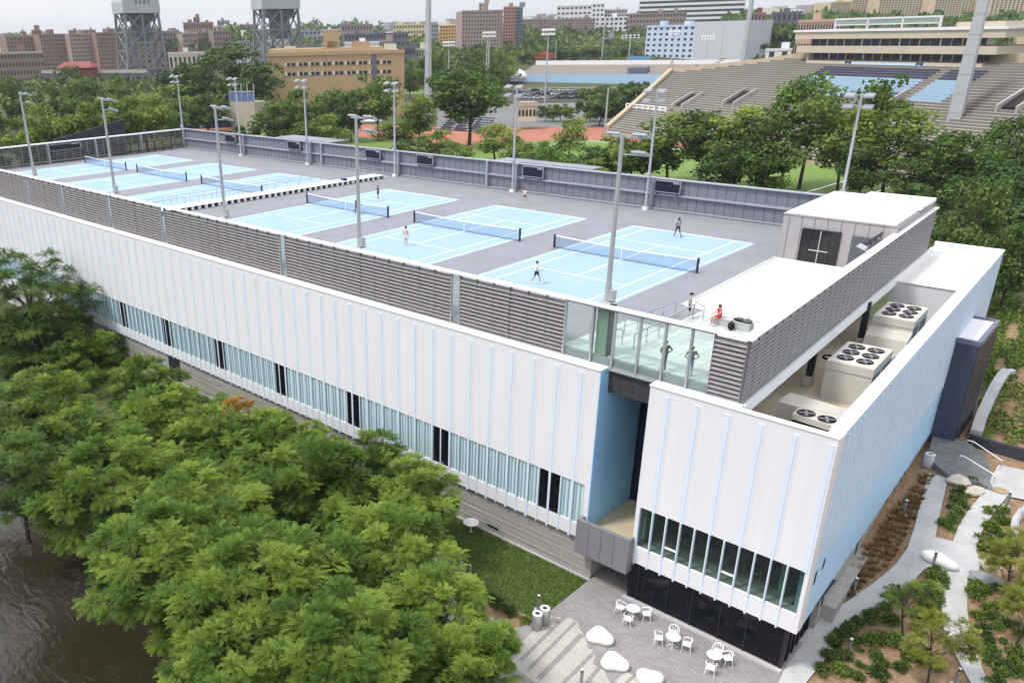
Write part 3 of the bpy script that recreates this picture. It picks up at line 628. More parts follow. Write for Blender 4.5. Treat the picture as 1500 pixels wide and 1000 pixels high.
# ================================================================== WALKWAY between the courts
t=thing('raised_walkway','long white raised walkway with railings and dark openings between the courts','walkway',(0,0,0))
a0=np.array([-40.9,-6.5]); a1=np.array([-39.0,29.3]); wv=np.array([-1.9,.1])
b=MB(); b.prism([(a0[0]+wv[0],a0[1]),(a0[0],a0[1]),(a1[0],a1[1]),(a1[0]+wv[0],a1[1])],.40,.47); b.build('slab',whitetrim,t)
b=MB(); 
for k in range(42):
    f0=k/42; p=a0+(a1-a0)*f0; b.box(p[0]-.3,p[0]-.05,p[1]-.16,p[1]+.16,.011,.40)
b.prism([(a0[0]+wv[0],a0[1]),(a0[0]+wv[0]+.1,a0[1]),(a1[0]+wv[0]+.1,a1[1]),(a1[0]+wv[0],a1[1])],.011,.40); b.build('supports',whitetrim,t)
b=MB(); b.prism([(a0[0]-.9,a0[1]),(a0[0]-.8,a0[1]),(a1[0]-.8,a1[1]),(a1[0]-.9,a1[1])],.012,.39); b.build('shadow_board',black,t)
for off,nm_ in ((-.1,'railing'),(-1.8,'railing')):
    b=MB(); q0=a0+np.array([off,0]); q1=a1+np.array([off,0])
    for k in range(22):
        p=q0+(q1-q0)*k/21; b.bar((*p,.47),(*p,1.5),.045)
    b.bar((*q0,1.5),(*q1,1.5),.05); b.build(nm_,steel,t)
b=MB(); b.hexa([(a1[0]-1.9,a1[1],.012),(a1[0],a1[1],.012),(a1[0]+.1,a1[1]+1.6,.012),(a1[0]-1.8,a1[1]+1.6,.012)],[(a1[0]-1.9,a1[1],.45),(a1[0],a1[1],.45),(a1[0]+.1,a1[1]+1.6,.03),(a1[0]-1.8,a1[1]+1.6,.03)]); b.build('ramp',whitetrim,t)
# small things
b=MB(); b.box(-.4,.4,-.2,.2,0,.25); b.box(-.35,.35,-.22,-.2,.05,.2); p=Gz(1026/1500*1500,0,0) if 0 else (-40.0,23.2,.48)
tag(b.build('bag',mat('bag_indigo',(.03,.03,.12),.7),None,p),'dark blue sports bag lying on the white walkway','bag')
# ================================================================== RAILINGS at the glazed corner
def railing(name,label,p,q,h,n,z=0,loc=None):
    p=np.array(p);q=np.array(q); t=thing(name,label,'railing',(p[0],p[1],z)); b=MB(); d=q-p
    for k in range(n):
        c=d*k/(n-1); b.bar((c[0],c[1],0),(c[0],c[1],h),.05)
    b.build('posts',steel,t); b=MB(); b.bar((0,0,h),(d[0],d[1],h),.06); b.bar((0,0,h*.55),(d[0],d[1],h*.55),.03); b.build('handrail',railgrey,t); return t
p=Gz(868,470,.95)[:2]; 
railing('deck_railing','grey handrail along the deck edge behind the corner glazing, nearest the courts',Gz(896,476,.95)[:2],Gz(991,442,.95)[:2],.95,6)
railing('deck_railing','grey handrail beside the standing person in the grey shirt',Gz(930,490,.95)[:2],Gz(1017,446,.95)[:2],.95,6)
railing('deck_railing','short grey handrail seen through the leftmost corner panes',(13.9,-6.2),(15.9,-5.9),.95,3)
tt=railing('deck_railing','short angled rail on the pale terrace right of the person in grey',Gz(1019,441,.95)[:2],Gz(1032,449,.95)[:2],.95,2)
# bench with bags
p0=Gz(1040,473.5,.012);p1=Gz(1097,487,.012)
t=thing('concrete_bench','low pale grey concrete bench at the edge of the terrace','bench',p0); d=p1-p0
nn=np.array([-d[1],d[0],0]);nn=nn/np.linalg.norm(nn)*.55
b=MB(); b.hexa([(0,0,0),tuple(d),tuple(d+nn),tuple(nn)],[(0,0,.42),tuple(d+[0,0,.42]),tuple(d+nn+[0,0,.42]),tuple(nn+[0,0,.42])]); b.build('base',concr,t)
b=MB(); e=np.array([0,0,.42]); b.hexa([tuple(e-nn*.05),tuple(d+e-nn*.05),tuple(d+nn*1.05+e),tuple(nn*1.05+e)],[tuple(e-nn*.05+[0,0,.05]),tuple(d+e-nn*.05+[0,0,.05]),tuple(d+nn*1.05+e+[0,0,.05]),tuple(nn*1.05+e+[0,0,.05])]); b.build('seat',concr,t)
bdir=d/np.linalg.norm(d)
p=p0+d*.60-nn*.55; t=thing('backpack','black backpack leaning against the low concrete bench','backpack',(p[0],p[1],.012))
b=MB(); b.ball((0,0,.26),.22,.15,.28,12,8); b.ball((0,-.13,.2),.15,.08,.15); b.build('body',black,t); b=MB(); b.path([(0,.02,.5),(.05,.04,.6),(-.05,.04,.6),(0,.02,.5)],.015); b.build('handle',dark,t)
p=p0+d*.70+nn*.45; t=thing('racket_bag','dark racket bag lying on the low concrete bench','bag',(p[0],p[1],.48),math.atan2(d[1],d[0]))
b=MB(); b.ball((0,0,.1),.45,.17,.10,14,6); b.build('body',dark,t); b=MB(); b.path([(-.2,0,.18),(-.1,0,.28),(.1,0,.28),(.2,0,.18)],.02); b.build('strap',black,t)
p=p0+d*.88+nn*.45; t=thing('sports_bag','grey and black sports bag at the end of the low concrete bench','bag',(p[0],p[1],.48),math.atan2(d[1],d[0]))
b=MB(); b.ball((0,0,.12),.33,.2,.13,12,6); b.build('body',mat('bag_grey',(.12,.11,.11),.7),t); b=MB(); b.path([(-.15,.05,.2),(0,.05,.33),(.15,.05,.2)],.02); b.build('strap',black,t)
# cameras and light bar on the east screen
p=np.array([skewx(23.9,12.6),12.6,3.1]); t=thing('screen_light','small grey floodlight clamped to the east screen coping','floodlight',p)
b=MB(); b.bar((0,0,0),(0,0,.35),.06); b.build('bracket',steel,t); b=MB(); k=len(b.v); b.hexa([(-.5,-.3,0),(.1,-.3,0),(.1,.3,0),(-.5,.3,0)],[(-.45,-.25,.16),(.05,-.25,.16),(.05,.25,.16),(-.45,.25,.16)]); b.xf(Matrix.Translation((-.1,0,.3))@Matrix.Rotation(.35,4,'Y'),k); b.build('lamp_head',steel,t)
q=(skewx(23.4,14),14.0,3.0); t=thing('black_rail','black bar on short brackets along the inner side of the east screen','rail',q)
b=MB(); b.bar((0,0,.35),(-.2,4.6,.35),.14); b.build('bar',black,t)
for k in range(4): b=MB(); b.bar((-.05*k,.5+1.2*k,.05),(-.05*k,.5+1.2*k,.3),.08); b.build('bracket',dark,t)
# ================================================================== ROOFTOP HVAC UNITS
def fan(b,x,y,z,r,mi_d,mi_l):
    b.lathe([(r,0),(r,.06),(r*.9,.06),(r*.9,.03)],(x,y,z),16,mi_d); b.lathe([(r*.9,0),(r*.9,.035)],(x,y,z),16,mi_d); b.lathe([(r*.3,.03),(r*.28,.09)],(x,y,z),10,mi_l)
    for k in range(4): a=k*PI/2+.4; b.bar((x,y,z+.05),(x+math.cos(a)*r*.85,y+math.sin(a)*r*.85,z+.05),.14,.01,mi_l)
fan_d=mat('fan_dark',(.012,.012,.02),.5); fan_l=mat('fan_grey',(.22,.21,.22),.5); acgrey=mat('hvac_grey_coil',(.16,.165,.17),.6,var=.3,scale=4)
def hvac(name,label,x0,x1,y0,y1,zb,zt,rz,kind):
    t=thing(name,label,'rooftop unit',((x0+x1)/2,(y0+y1)/2,zb),rz); w=(x1-x0)/2;d=(y1-y0)/2;h=zt-zb
    b=MB(); b.box(-w,w,-d,d,0,h-.55); b.box(-w-.02,w+.02,-d-.02,d+.02,h-.55,h-.53,1); b.box(-w,w,-d,d,h-.53,h); b.build('cabinet',[acbeige,acgrey],t)
    b=MB(); b.box(-w*.86,w*.86,-d*.86,d*.86,h,h+.02); o=b.build('fan_deck',mat('fan_deck_cream',(.70,.68,.62),.5),t)
    for i in (-1,1):
        for j in (-1,0,1):
            b=MB(); fan(b,i*w*.42,j*d*.55,h+.02,min(w*.37,d*.27),0,1); b.build('fan',[fan_d,fan_l],t)
    b=MB(); b.box(w,w+.03,-d*.95,-d*.25,.3,h-.6); b.box(w,w+.03,d*.1,d*.9,.3,h-.6); b.build('side_coil',acgrey,t)
    if kind:
        b=MB(); b.hexa([(-w*1.02,-d-1.5,.35),(w*1.02,-d-1.5,.35),(w*1.02,-d,.35),(-w*1.02,-d,.35)],[(-w*1.02,-d-1.2,h-1.1),(w*1.02,-d-1.2,h-1.1),(w*1.02,-d,h-.75),(-w*1.02,-d,h-.75)]); b.build('intake_hood',acbeige,t)
    else:
        b=MB(); b.box(-w*.6,w*.9,d,d+1.6,.4,h-.9); b.build('duct',acbeige,t)
hvac('rooftop_unit','tall cream rooftop unit with six fans, middle one of the yard',24.15,26.7,3.75,8.15,-4,-1.5,.05,0)
hvac('rooftop_unit','cream rooftop unit with six fans and a sloped hood, farthest in the yard',23.4,25.9,14.8,18.9,-4,-1.5,.05,1)
t=thing('rooftop_unit','low cream rooftop unit with two fans, nearest the front coping','rooftop unit',(0,0,-4))
za_=-2.25; g_=lambda u,v:Gz(u,v,za_)[:2]
def slab_(mb,P,z0,z1,mi=0): mb.hexa([(p[0],p[1],z0+4) for p in P],[(p[0],p[1],z1+4) for p in P],mi)
bl_,br_,fr_,fl_=g_(1157.6,574.4),g_(1248.8,600.8),g_(1240,610),g_(1139,587); mid0=g_(1170,596); mid1=g_(1241,609)
b=MB(); slab_(b,[fl_,mid0,mid1,br_,bl_],-3.9,za_); b.build('cabinet',[acbeige,acgrey],t)
fq=[g_(1160.8,604.5),g_(1224,624.5),mid1+np.array([.0,-.01]),mid0+np.array([0,-.01])]
b=MB(); slab_(b,fq,za_-.35,za_-.02); b.build('fan_box',acbeige,t)
c_=sum(fq)/4; b=MB(); slab_(b,[c_+(p-c_)*.96 for p in fq],-3.9,za_-.36); b.build('coil',fan_d,t)
for (u,v) in ((1181,605),(1211.5,614)): f_=g_(u,v); b=MB(); fan(b,f_[0],f_[1],za_-.02+4,.46,0,1); b.build('fan',[fan_d,fan_l],t)
t=thing('roof_vent','small cream mushroom vent in front of the low two-fan rooftop unit','roof vent',(26.1,-6.5,-4)); b=MB(); b.lathe([(.2,0),(.2,1.2)],(0,0,0),14); b.build('stack',acbeige,t); b=MB(); b.lathe([(.2,1.2),(.42,1.28),(.40,1.45),(.2,1.55),(.1,1.6)],(0,0,0),16); b.build('cap',acbeige,t)
t=thing('roof_box','low cream equipment box left of the mushroom vent','equipment box',(24.6,-6.8,-4)); b=MB(); b.box(-.6,.6,-.5,.5,0,1.5); b.build('cabinet',acbeige,t); b=MB(); b.box(-.65,.65,-.55,.55,1.5,1.56); b.build('lid',whitetrim,t)
t=thing('yard_pipe','coiled dark pipe standing by the yard column','pipe',(23.1,8.5,-3.1)); b=MB(); b.path([(.45*math.cos(a),.45*math.sin(a),.1) for a in np.linspace(0,2*PI,15)],.07); b.path([(.45,0,.1),(.45,0,-.9)],.07); b.build('coil',black,t)
# ================================================================== PEOPLE
skin_l=mat('skin_light',(.52,.33,.24),.6); skin_d=mat('skin_dark',(.13,.07,.045),.6); eye_m=mat('eye_dark',(.02,.015,.012),.3)
def cloth(n,c): return mat('cloth_'+n,c,.85,var=.08,scale=9)
BASE=dict(pelvis=(0,0,.95),waist=(0,0,1.1),chest=(0,0,1.33),neck=(0,0,1.47),head=(.02,0,1.61),crown=(.01,0,1.72),
 shL=(0,.17,1.42),elL=(-.03,.25,1.15),wrL=(.06,.24,.92),haL=(.09,.23,.84),shR=(0,-.17,1.42),elR=(-.03,-.25,1.15),wrR=(.06,-.24,.92),haR=(.09,-.23,.84),
 hiL=(0,.09,.90),knL=(.03,.1,.5),anL=(-.02,.1,.09),toL=(.16,.12,.035),hiR=(0,-.09,.90),knR=(.03,-.1,.5),anR=(-.02,-.1,.09),toR=(.16,-.12,.035))
BONES=[('pelvis','waist'),('waist','chest'),('chest','neck'),('neck','head'),('head','crown'),('chest','shL'),('shL','elL'),('elL','wrL'),('wrL','haL'),('chest','shR'),('shR','elR'),('elR','wrR'),('wrR','haR'),('pelvis','hiL'),('hiL','knL'),('knL','anL'),('anL','toL'),('pelvis','hiR'),('hiR','knR'),('knR','anR'),('anR','toR')]
RAD=dict(pelvis=.135,waist=.125,chest=.145,neck=.058,head=.098,crown=.06,sh=.07,el=.043,wr=.032,ha=.038,hi=.095,kn=.06,an=.042,to=.036)
def person(label,pos,yaw,pose,shirt,shorts,shoes,skin,hair,long_hair=False,leg_full=False,sleeve=.55,cap=False,short_frac=.75,z=0.012,scale=1.0):
    J=dict(BASE); J.update(pose); names=list(J); idx={n:i for i,n in enumerate(names)}
    me=bpy.data.meshes.new('person'); me.from_pydata([J[n] for n in names],[(idx[a],idx[b]) for a,b in BONES],[]); tmp=bpy.data.objects.new('tmp',me); COL.objects.link(tmp)
    md=tmp.modifiers.new('s','SKIN'); sv=me.skin_vertices[0].data
    for n in names:
        r=RAD.get(n) or RAD[n[:2]]; sv[idx[n]].radius=(r,r*(1.15 if n in('chest','pelvis') else 1)); sv[idx[n]].use_root=(n=='pelvis')
    ss=tmp.modifiers.new('d','SUBSURF'); ss.levels=1; ss.render_levels=1
    dg=bpy.context.evaluated_depsgraph_get(); ev=tmp.evaluated_get(dg); m2=bpy.data.meshes.new_from_object(ev); bpy.data.objects.remove(tmp)
    mb=MB(); P=[tuple(v.co) for v in m2.vertices]; Jv={k:Vector(v) for k,v in J.items()}
    for f in m2.polygons:
        c=f.center; best=(9,None,0)
        for a,b_ in BONES:
            A=Jv[a];Bv=Jv[b_]; t=max(0,min(1,(c-A).dot(Bv-A)/max(1e-9,(Bv-A).length_squared))); d=(A+(Bv-A)*t-c).length-(RAD.get(a) or RAD[a[:2]])*.8
            if d<best[0]: best=(d,(a,b_),t)
        a,b_=best[1]; t=best[2]; mi=0
        if a in('pelvis','waist','chest') : mi=1 if not (a=='chest' and b_=='neck' and t>.8) else 0
        if a=='pelvis' and (b_[:2]=='hi' or t<.35): mi=2
        if a[:2]=='sh': mi=1 if t<sleeve else 0
        if a[:2]=='el' and sleeve>1: mi=1
        if a[:2]=='hi': mi=2 if (t<short_frac or leg_full) else 0
        if a[:2]=='kn': mi=2 if leg_full else (3 if t>.85 else 0)
        if a[:2]=='an': mi=3
        mb.f.append(tuple(f.vertices)); mb.mi.append(mi); mb.sm.append(True)
    mb.v=P
    # face, ears, fingers joined into the same mesh
    h=Jv['head']; fw=Vector((1,0,0))
    mb.ball((h.x+.098,h.y,h.z-.005),.02,.014,.024,6,4,0)
    for s in(-1,1):
        mb.ball((h.x+.086,h.y+s*.033,h.z+.02),.012,.014,.010,6,4,4); mb.ball((h.x-.005,h.y+s*.10,h.z),.022,.012,.032,6,4,0)
    mb.ball((h.x+.088,h.y,h.z-.045),.01,.026,.008,6,4,5)
    for s,w_,hn in((1,'wrL','haL'),(-1,'wrR','haR')):
        a=Jv[w_];b_=Jv[hn]; d=(b_-a).normalized(); sd=d.cross(Vector((0,0,1)) if abs(d.z)<.9 else Vector((1,0,0))).normalized(); nn_=sd.cross(d)
        for k in range(4):
            r=b_+sd*(.024*(k-1.5)); l=(.062,.075,.07,.055)[k]; m_=r+d*l*.6+nn_*.012; e=m_+d*l*.45+nn_*.022; mb.tube(r-d*.015,m_,.0095,.009,6,0); mb.tube(m_,e,.009,.007,6,0)
        r=a+d*.03+sd*.03; mb.tube(r,r+d*.035+sd*.03,.011,.008,6,0)
    o=mb.build('person',[skin,shirt,shorts,shoes,eye_m,mat('lip',(.35,.13,.11),.6)]); o.location=(float(pos[0]),float(pos[1]),z); o.rotation_euler=(0,0,yaw); o.scale=(scale,)*3; tag(o,label,'person')
    hb=MB(); hb.ball((h.x-.018,h.y,h.z+.045),.108,.106,.09,12,8)
    if long_hair: hb.ball((h.x-.09,h.y,h.z-.06),.05,.07,.13,8,6)
    if cap: hb.lathe([(.11,.05),(.11,.065)],(h.x+.07,h.y,h.z),14,0,1,.8)
    hb.build('cap' if cap else 'hair',hair,o)
    return o
stride=dict(hiL=(.02,.09,.88),knL=(.22,.1,.52),anL=(.28,.1,.12),toL=(.45,.11,.05),hiR=(-.02,-.09,.88),knR=(-.12,-.1,.5),anR=(-.42,-.1,.17),toR=(-.30,-.11,.05),elR=(.1,-.26,1.17),wrR=(.32,-.22,1.12),haR=(.40,-.2,1.12),elL=(-.12,.24,1.18),wrL=(.02,.28,1.0),haL=(.07,.28,.94))
ready=dict(knL=(.14,.2,.5),anL=(.0,.26,.09),toL=(.17,.3,.035),knR=(.14,-.2,.5),anR=(.0,-.26,.09),toR=(.17,-.3,.035),pelvis=(-.06,0,.88),hiL=(-.05,.09,.83),hiR=(-.05,-.09,.83),waist=(0,0,1.02),chest=(.08,0,1.25),neck=(.12,0,1.39),head=(.16,0,1.52),crown=(.17,0,1.63),shL=(.08,.17,1.34),shR=(.08,-.17,1.34),elL=(.16,.24,1.1),wrL=(.34,.12,1.05),haL=(.41,.09,1.05),elR=(.16,-.24,1.1),wrR=(.36,-.12,1.05),haR=(.43,-.09,1.06))
reach=dict(elR=(.1,-.3,1.3),wrR=(.28,-.42,1.45),haR=(.34,-.46,1.52),elL=(.12,.3,1.2),wrL=(.33,.28,1.25),haL=(.4,.26,1.27),knL=(.1,.16,.5),anL=(-.06,.2,.1),toL=(.11,.24,.035))
hips=dict(elL=(-.12,.36,1.2),wrL=(-.02,.17,1.03),haL=(.03,.13,1.0),elR=(-.12,-.36,1.2),wrR=(-.02,-.17,1.03),haR=(.03,-.13,1.0))
sit=dict(pelvis=(0,0,.54),waist=(0,0,.7),chest=(.05,0,.93),neck=(.08,0,1.07),head=(.11,0,1.21),crown=(.10,0,1.32),shL=(.05,.17,1.02),shR=(.05,-.17,1.02),elL=(.18,.22,.8),wrL=(.4,.16,.72),haL=(.47,.14,.70),elR=(.18,-.22,.8),wrR=(.4,-.16,.72),haR=(.47,-.14,.70),hiL=(.05,.09,.54),hiR=(.05,-.09,.54),knL=(.46,.11,.5),knR=(.46,-.11,.5),anL=(.44,.11,.1),anR=(.5,-.11,.1),toL=(.6,.12,.035),toR=(.66,-.12,.035))
wt=cloth('white',(.78,.76,.76)); bk=cloth('black',(.014,.014,.017)); nv=cloth('navy',(.02,.022,.05)); gy=cloth('grey',(.33,.33,.35)); pk=cloth('pink',(.72,.45,.45)); rd=cloth('red',(.62,.03,.07)); bl=cloth('blue',(.05,.20,.55)); shw=cloth('shoe_white',(.75,.75,.75)); hairb=mat('hair_black',(.012,.010,.009),.5); hairr=mat('hair_auburn',(.28,.09,.04),.5); teal=cloth('teal',(.05,.30,.34))
tx=lambda u,v,z=0: Gz(u,v,z)[:2]
q=person('person in white top and black shorts striding at the near end of the nearest court',tx(785,416),.25,stride,wt,bk,shw,skin_l,hairb,short_frac=.5)
q=person('person in pale shirt and dark shorts running at the far end of the nearest court',tx(992,347.5),2.6,stride,gy,nv,bk,skin_d,hairb,short_frac=.6)
person('person in pink top and white shorts standing at the near service line, seen from behind',tx(594.5,360),1.7,{},pk,wt,shw,skin_l,hairb,short_frac=.5,sleeve=.3)
person('person with auburn hair in white top and black shorts behind the far baseline',tx(768.5,298),-1.6,ready,wt,bk,shw,skin_l,hairr,long_hair=True,short_frac=.35,sleeve=.2)
person('person in all black clothes standing close to the net, partly behind a light pole',tx(523,314),1.9,ready,bk,bk,bk,skin_l,hairb,leg_full=True,sleeve=1.2)
person('person in navy dress with arms raised on the far side of the net',tx(554,294.5),-1.9,reach,nv,nv,shw,skin_l,hairb,short_frac=.45)
person('person in grey shirt, navy shorts and cap standing beside the short terrace rail',tx(1008,467),.45,{},gy,nv,shw,skin_l,nv,cap=True,short_frac=.8)
pb=p0+d*.20+nn*.25
person('person in a red top sitting on the low concrete bench',(pb[0],pb[1]),math.atan2(-nn[1],-nn[0])-.5,sit,rd,rd,shw,skin_l,hairb,long_hair=True,short_frac=.5,sleeve=.2)
person('person in black standing behind the corner glazing, seen past a mullion',tx(971,543),2.6,hips,bk,bk,bk,skin_l,hairb,leg_full=True,sleeve=1.2,cap=True)
person('person in dark grey shirt and bright blue shorts behind the corner glazing',tx(1009,552),2.2,hips,cloth('dark_grey',(.06,.06,.065)),bl,teal,skin_l,hairb,short_frac=.85)
def racket(label,p,rz,tilt,z):
    t=thing('tennis_racket',label,'racket',(p[0],p[1],z),rz); t.rotation_euler=(0,tilt,rz); b=MB(); b.tube((0,0,0),(0,0,.32),.016,.013,6); b.build('handle',black,t)
    b=MB(); b.path([(0,.125*math.cos(a),.50+.17*math.sin(a)) for a in np.linspace(0,2*PI,17)],.013); b.path([(0,0,.32),(0,.06,.36)],.01); b.path([(0,0,.32),(0,-.06,.36)],.01); b.build('frame',dark,t)
    b=MB()
    for k in range(-4,5): e=.16*math.sqrt(max(0,1-(k*.028/.125)**2)); b.bar((0,k*.028,.5-e),(0,k*.028,.5+e),.003)
    for k in range(-5,6): e=.12*math.sqrt(max(0,1-(k*.03/.165)**2)); b.bar((0,-e,.5+k*.03),(0,e,.5+k*.03),.003)
    b.build('strings',linewhite,t)
def held(pos,yaw,h): return (pos[0]+h[0]*math.cos(yaw)-h[1]*math.sin(yaw),pos[1]+h[0]*math.sin(yaw)+h[1]*math.cos(yaw))
racket('racket held out by the striding player at the near end of the nearest court',held(tx(785,416),.25,stride['haR']),.25,.9,1.1)
racket('racket held low by the running player at the far end of the nearest court',held(tx(992,347.5),2.6,stride['haR']),2.6,1.2,1.1)
racket('racket held by the player in all black beside the net',held(tx(523,314),1.9,ready['haR']),1.9,1.9,1.05)
racket('racket raised by the player in the navy dress',held(tx(554,294.5),-1.9,reach['haR']),-1.9,.3,1.5)
# ================================================================== PLANTS
def unit(a): return a/np.maximum(1e-9,np.linalg.norm(a,axis=-1,keepdims=True))
def quads_mesh(name,V,rv,m,parent=None):
    n=len(V); me=bpy.data.meshes.new(name); me.vertices.add(n*4); me.vertices.foreach_set('co',V.astype(np.float32).ravel()); me.loops.add(n*4); me.loops.foreach_set('vertex_index',np.arange(n*4,dtype=np.int32)); me.polygons.add(n); me.polygons.foreach_set('loop_start',np.arange(0,n*4,4,dtype=np.int32))
    at=me.attributes.new('rv','FLOAT','FACE'); at.data.foreach_set('value',rv.astype(np.float32)); me.materials.append(m); me.update(calc_edges=True); me.validate()
    o=bpy.data.objects.new(name,me); COL.objects.link(o)
    if parent is not None: o.parent=parent
    return o
def diamonds(p,d,nr,Ln,Wd):
    d=unit(d); s=unit(np.cross(d,nr)); up=np.cross(s,d)
    Ln=np.broadcast_to(np.asarray(Ln,float),(len(p),))[:,None]; Wd=np.broadcast_to(np.asarray(Wd,float),(len(p),))[:,None]
    return np.stack([p,p+d*Ln*.45+s*Wd/2+up*Wd*.12,p+d*Ln,p+d*Ln*.45-s*Wd/2+up*Wd*.12],1)
def rdir(n,g): return unit(g.normal(size=(n,3)))
leaf_fg=mat('leaf_ailanthus',(.098,.188,.026),.6,rand=.62,col2=(.27,.37,.06),trans=.38,spec=.25)
leaf_fg2=mat('leaf_dark_broad',(.082,.16,.03),.6,rand=.6,col2=(.18,.26,.05),trans=.3,spec=.25)
leaf_mid=mat('leaf_mid_green',(.095,.18,.032),.65,rand=.62,col2=(.25,.34,.075),trans=.42,spec=.2)
leaf_yel=mat('leaf_yellow_green',(.125,.205,.03),.65,rand=.6,col2=(.30,.38,.075),trans=.42,spec=.2)
leaf_dk=mat('leaf_dark_green',(.052,.108,.026),.65,rand=.6,col2=(.13,.20,.05),trans=.25,spec=.2)
leaf_orange=mat('leaf_orange',(.30,.15,.02),.65,rand=.4,col2=(.42,.26,.04),trans=.25)
leaf_young=mat('leaf_young_yellow',(.21,.24,.035),.65,rand=.5,col2=(.38,.37,.08),trans=.38)
leaf_shrub=mat('leaf_shrub',(.055,.11,.025),.6,rand=.6,col2=(.16,.23,.055),trans=.2)
leaf_dry=mat('leaf_dry_grass',(.16,.09,.035),.8,rand=.6,col2=(.30,.20,.08),trans=.15)
flower_w=mat('flower_white',(.75,.75,.70),.7,rand=.1,trans=.2)
bark=mat('bark',(.075,.058,.045),.9,var=.3,scale=4,bump=.6); bark_p=mat('bark_pale',(.26,.23,.19),.85,var=.2,scale=5,bump=.4)
def limbs(mb,base,top,r,clumps,g,nb=7,mi=0):
    base=np.array(base,float); top=np.array(top,float); pts=[base+(top-base)*t+np.array([math.sin(t*5+r*9),math.cos(t*4),0])*.25*t*(1-t)*2 for t in (0,.35,.7,1)]
    rr=[r,r*.8,r*.62,r*.4]
    for a,b_,ra,rb in zip(pts,pts[1:],rr,rr[1:]): mb.tube(a,b_,ra,rb,8,mi,False)
    mb.tube(base-np.array([0,0,.4]),base,r*1.4,r,8,mi,False)
    idx=g.permutation(len(clumps))[:nb]
    for i in idx:
        c=clumps[i]; s=pts[1]+(pts[3]-pts[1])*g.uniform(0,.9); mid=s+(c-s)*.55+np.array([0,0,.12*np.linalg.norm(c-s)*.3]); mb.tube(s,mid,r*.36,r*.22,6,mi,False); mb.tube(mid,c,r*.22,r*.06,5,mi,False)
        for _ in range(2):
            e=c+g.normal(size=3)*.35*np.linalg.norm(c-mid); mb.tube(mid+(c-mid)*g.uniform(.2,.7),e,r*.1,r*.03,4,mi,False)
def tree_bg(seed,h,cw,ch,n_cl,n_leaf,ls,leafm,barkm,shape='round',name='broadleaf_tree',low=.0,tr=None):
    """crown of many leaf faces grouped in uneven clumps; h total height, cw crown width, ch crown height"""
    g=np.random.default_rng(seed); cz=h-ch/2
    C=[];
    while len(C)<n_cl:
        q=g.uniform(-1,1,3)
        rr=np.linalg.norm(q)
        if rr>1 or rr<.35: continue
        if shape=='cone': q[:2]*=(1-(q[2]+1)/2)*.95+.15
        if shape=='vase': q[:2]*=.55+.45*(q[2]+1)/2
        C.append(np.array([q[0]*cw/2*.86,q[1]*cw/2*.86,cz+q[2]*ch/2*.86]))
    C=np.array(C); cr=g.uniform(.10,.2,n_cl)*(cw+ch)/2
    w=cr**2; k=g.choice(n_cl,n_leaf,p=w/w.sum()); u=rdir(n_leaf,g); rad=cr[k]*g.uniform(.45,1.05,n_leaf)
    p=C[k]+u*rad[:,None]*np.array([1,1,.72]); nr=unit(u*.8+g.normal(size=(n_leaf,3))*.55+np.array([0,0,.35])); d=unit(np.cross(nr,rdir(n_leaf,g))+np.array([0,0,-.25]))
    sz=ls*g.uniform(.6,1.4,n_leaf); V=diamonds(p,d,nr,sz,sz*.75); rv=np.clip(.5*g.random(n_cl)[k]+.45*g.random(n_leaf),0,1)
    t=thing(name,'',"tree"); quads_mesh('crown',V,rv,leafm,t)
    mb=MB(); limbs(mb,(0,0,0),(g.normal()*.3,g.normal()*.3,h-ch*.45),tr or h*.02,C,g,8); mb.build('trunk',barkm,t); return t
def tree_fg(seed,h,cw,ch,n_cl,per,leafm,name='ailanthus_tree',LL=.62,tr=.2,bare=None):
    g=np.random.default_rng(seed); cz=h-ch/2; C=[]
    while len(C)<n_cl:
        q=g.uniform(-1,1,3); rr=np.linalg.norm(q)
        if rr>1.06 or rr<.38 or q[2]<-.75: continue
        C.append(np.array([q[0]*cw/2*.88,q[1]*cw/2*.88,cz+q[2]*ch/2*.88]))
    C=np.array(C); ctr=np.array([0,0,cz-ch*.2]); V=[];RV=[]
    crv=g.random(n_cl); n=n_cl*per; k=np.repeat(np.arange(n_cl),per); cr=g.uniform(.55,1.25,n_cl)*cw*.078
    out=unit(C-ctr)
    off=g.normal(size=(n,3)); off=unit(off)*g.uniform(.25,1,(n,1)); off[:,2]*=.34; off[:,2]+=.0
    base=C[k]+off*cr[k][:,None]+np.array([0,0,1.])*(cr[k]*.15)[:,None]
    d=unit(off*np.array([1,1,.2])*1.3+out[k]*.6+g.normal(size=(n,3))*.35+np.array([0,0,-.12])); up=unit(np.array([0,0,1.])+out[k]*.25+g.normal(size=(n,3))*.22); sd=unit(np.cross(d,up)); nn_=np.cross(sd,d)
    L_=LL*g.uniform(.7,1.25,n); lr=g.random(n); J=6
    for j in range(J):
        f=(j+1)/(J+.5); droop=-nn_*(.28*f*f*L_)[:,None]; bp=base+d*(L_*f)[:,None]+droop
        ll=L_*.36*(1-.35*abs(f-.45)*2*.6)
        for s in(-1,1):
            dd=unit(sd*s*.9+d*.42-nn_*.28); V.append(diamonds(bp,dd,nn_,ll,ll*.36)); RV.append(np.clip(.62*crv[k]+.3*lr+.1*g.random(n),0,1))
    V.append(diamonds(base+d*(L_*.92)[:,None]-nn_*(.25*L_)[:,None],unit(d-nn_*.4),nn_,L_*.3,L_*.12)); RV.append(np.clip(.5*crv[k]+.45*lr,0,1))
    t=thing(name,'','tree'); quads_mesh('crown',np.concatenate(V),np.concatenate(RV),leafm,t)
    mb=MB(); limbs(mb,(0,0,0),(g.normal()*.4,g.normal()*.4,h-ch*.4),tr,C,g,26); mb.build('trunk',bark,t); return t
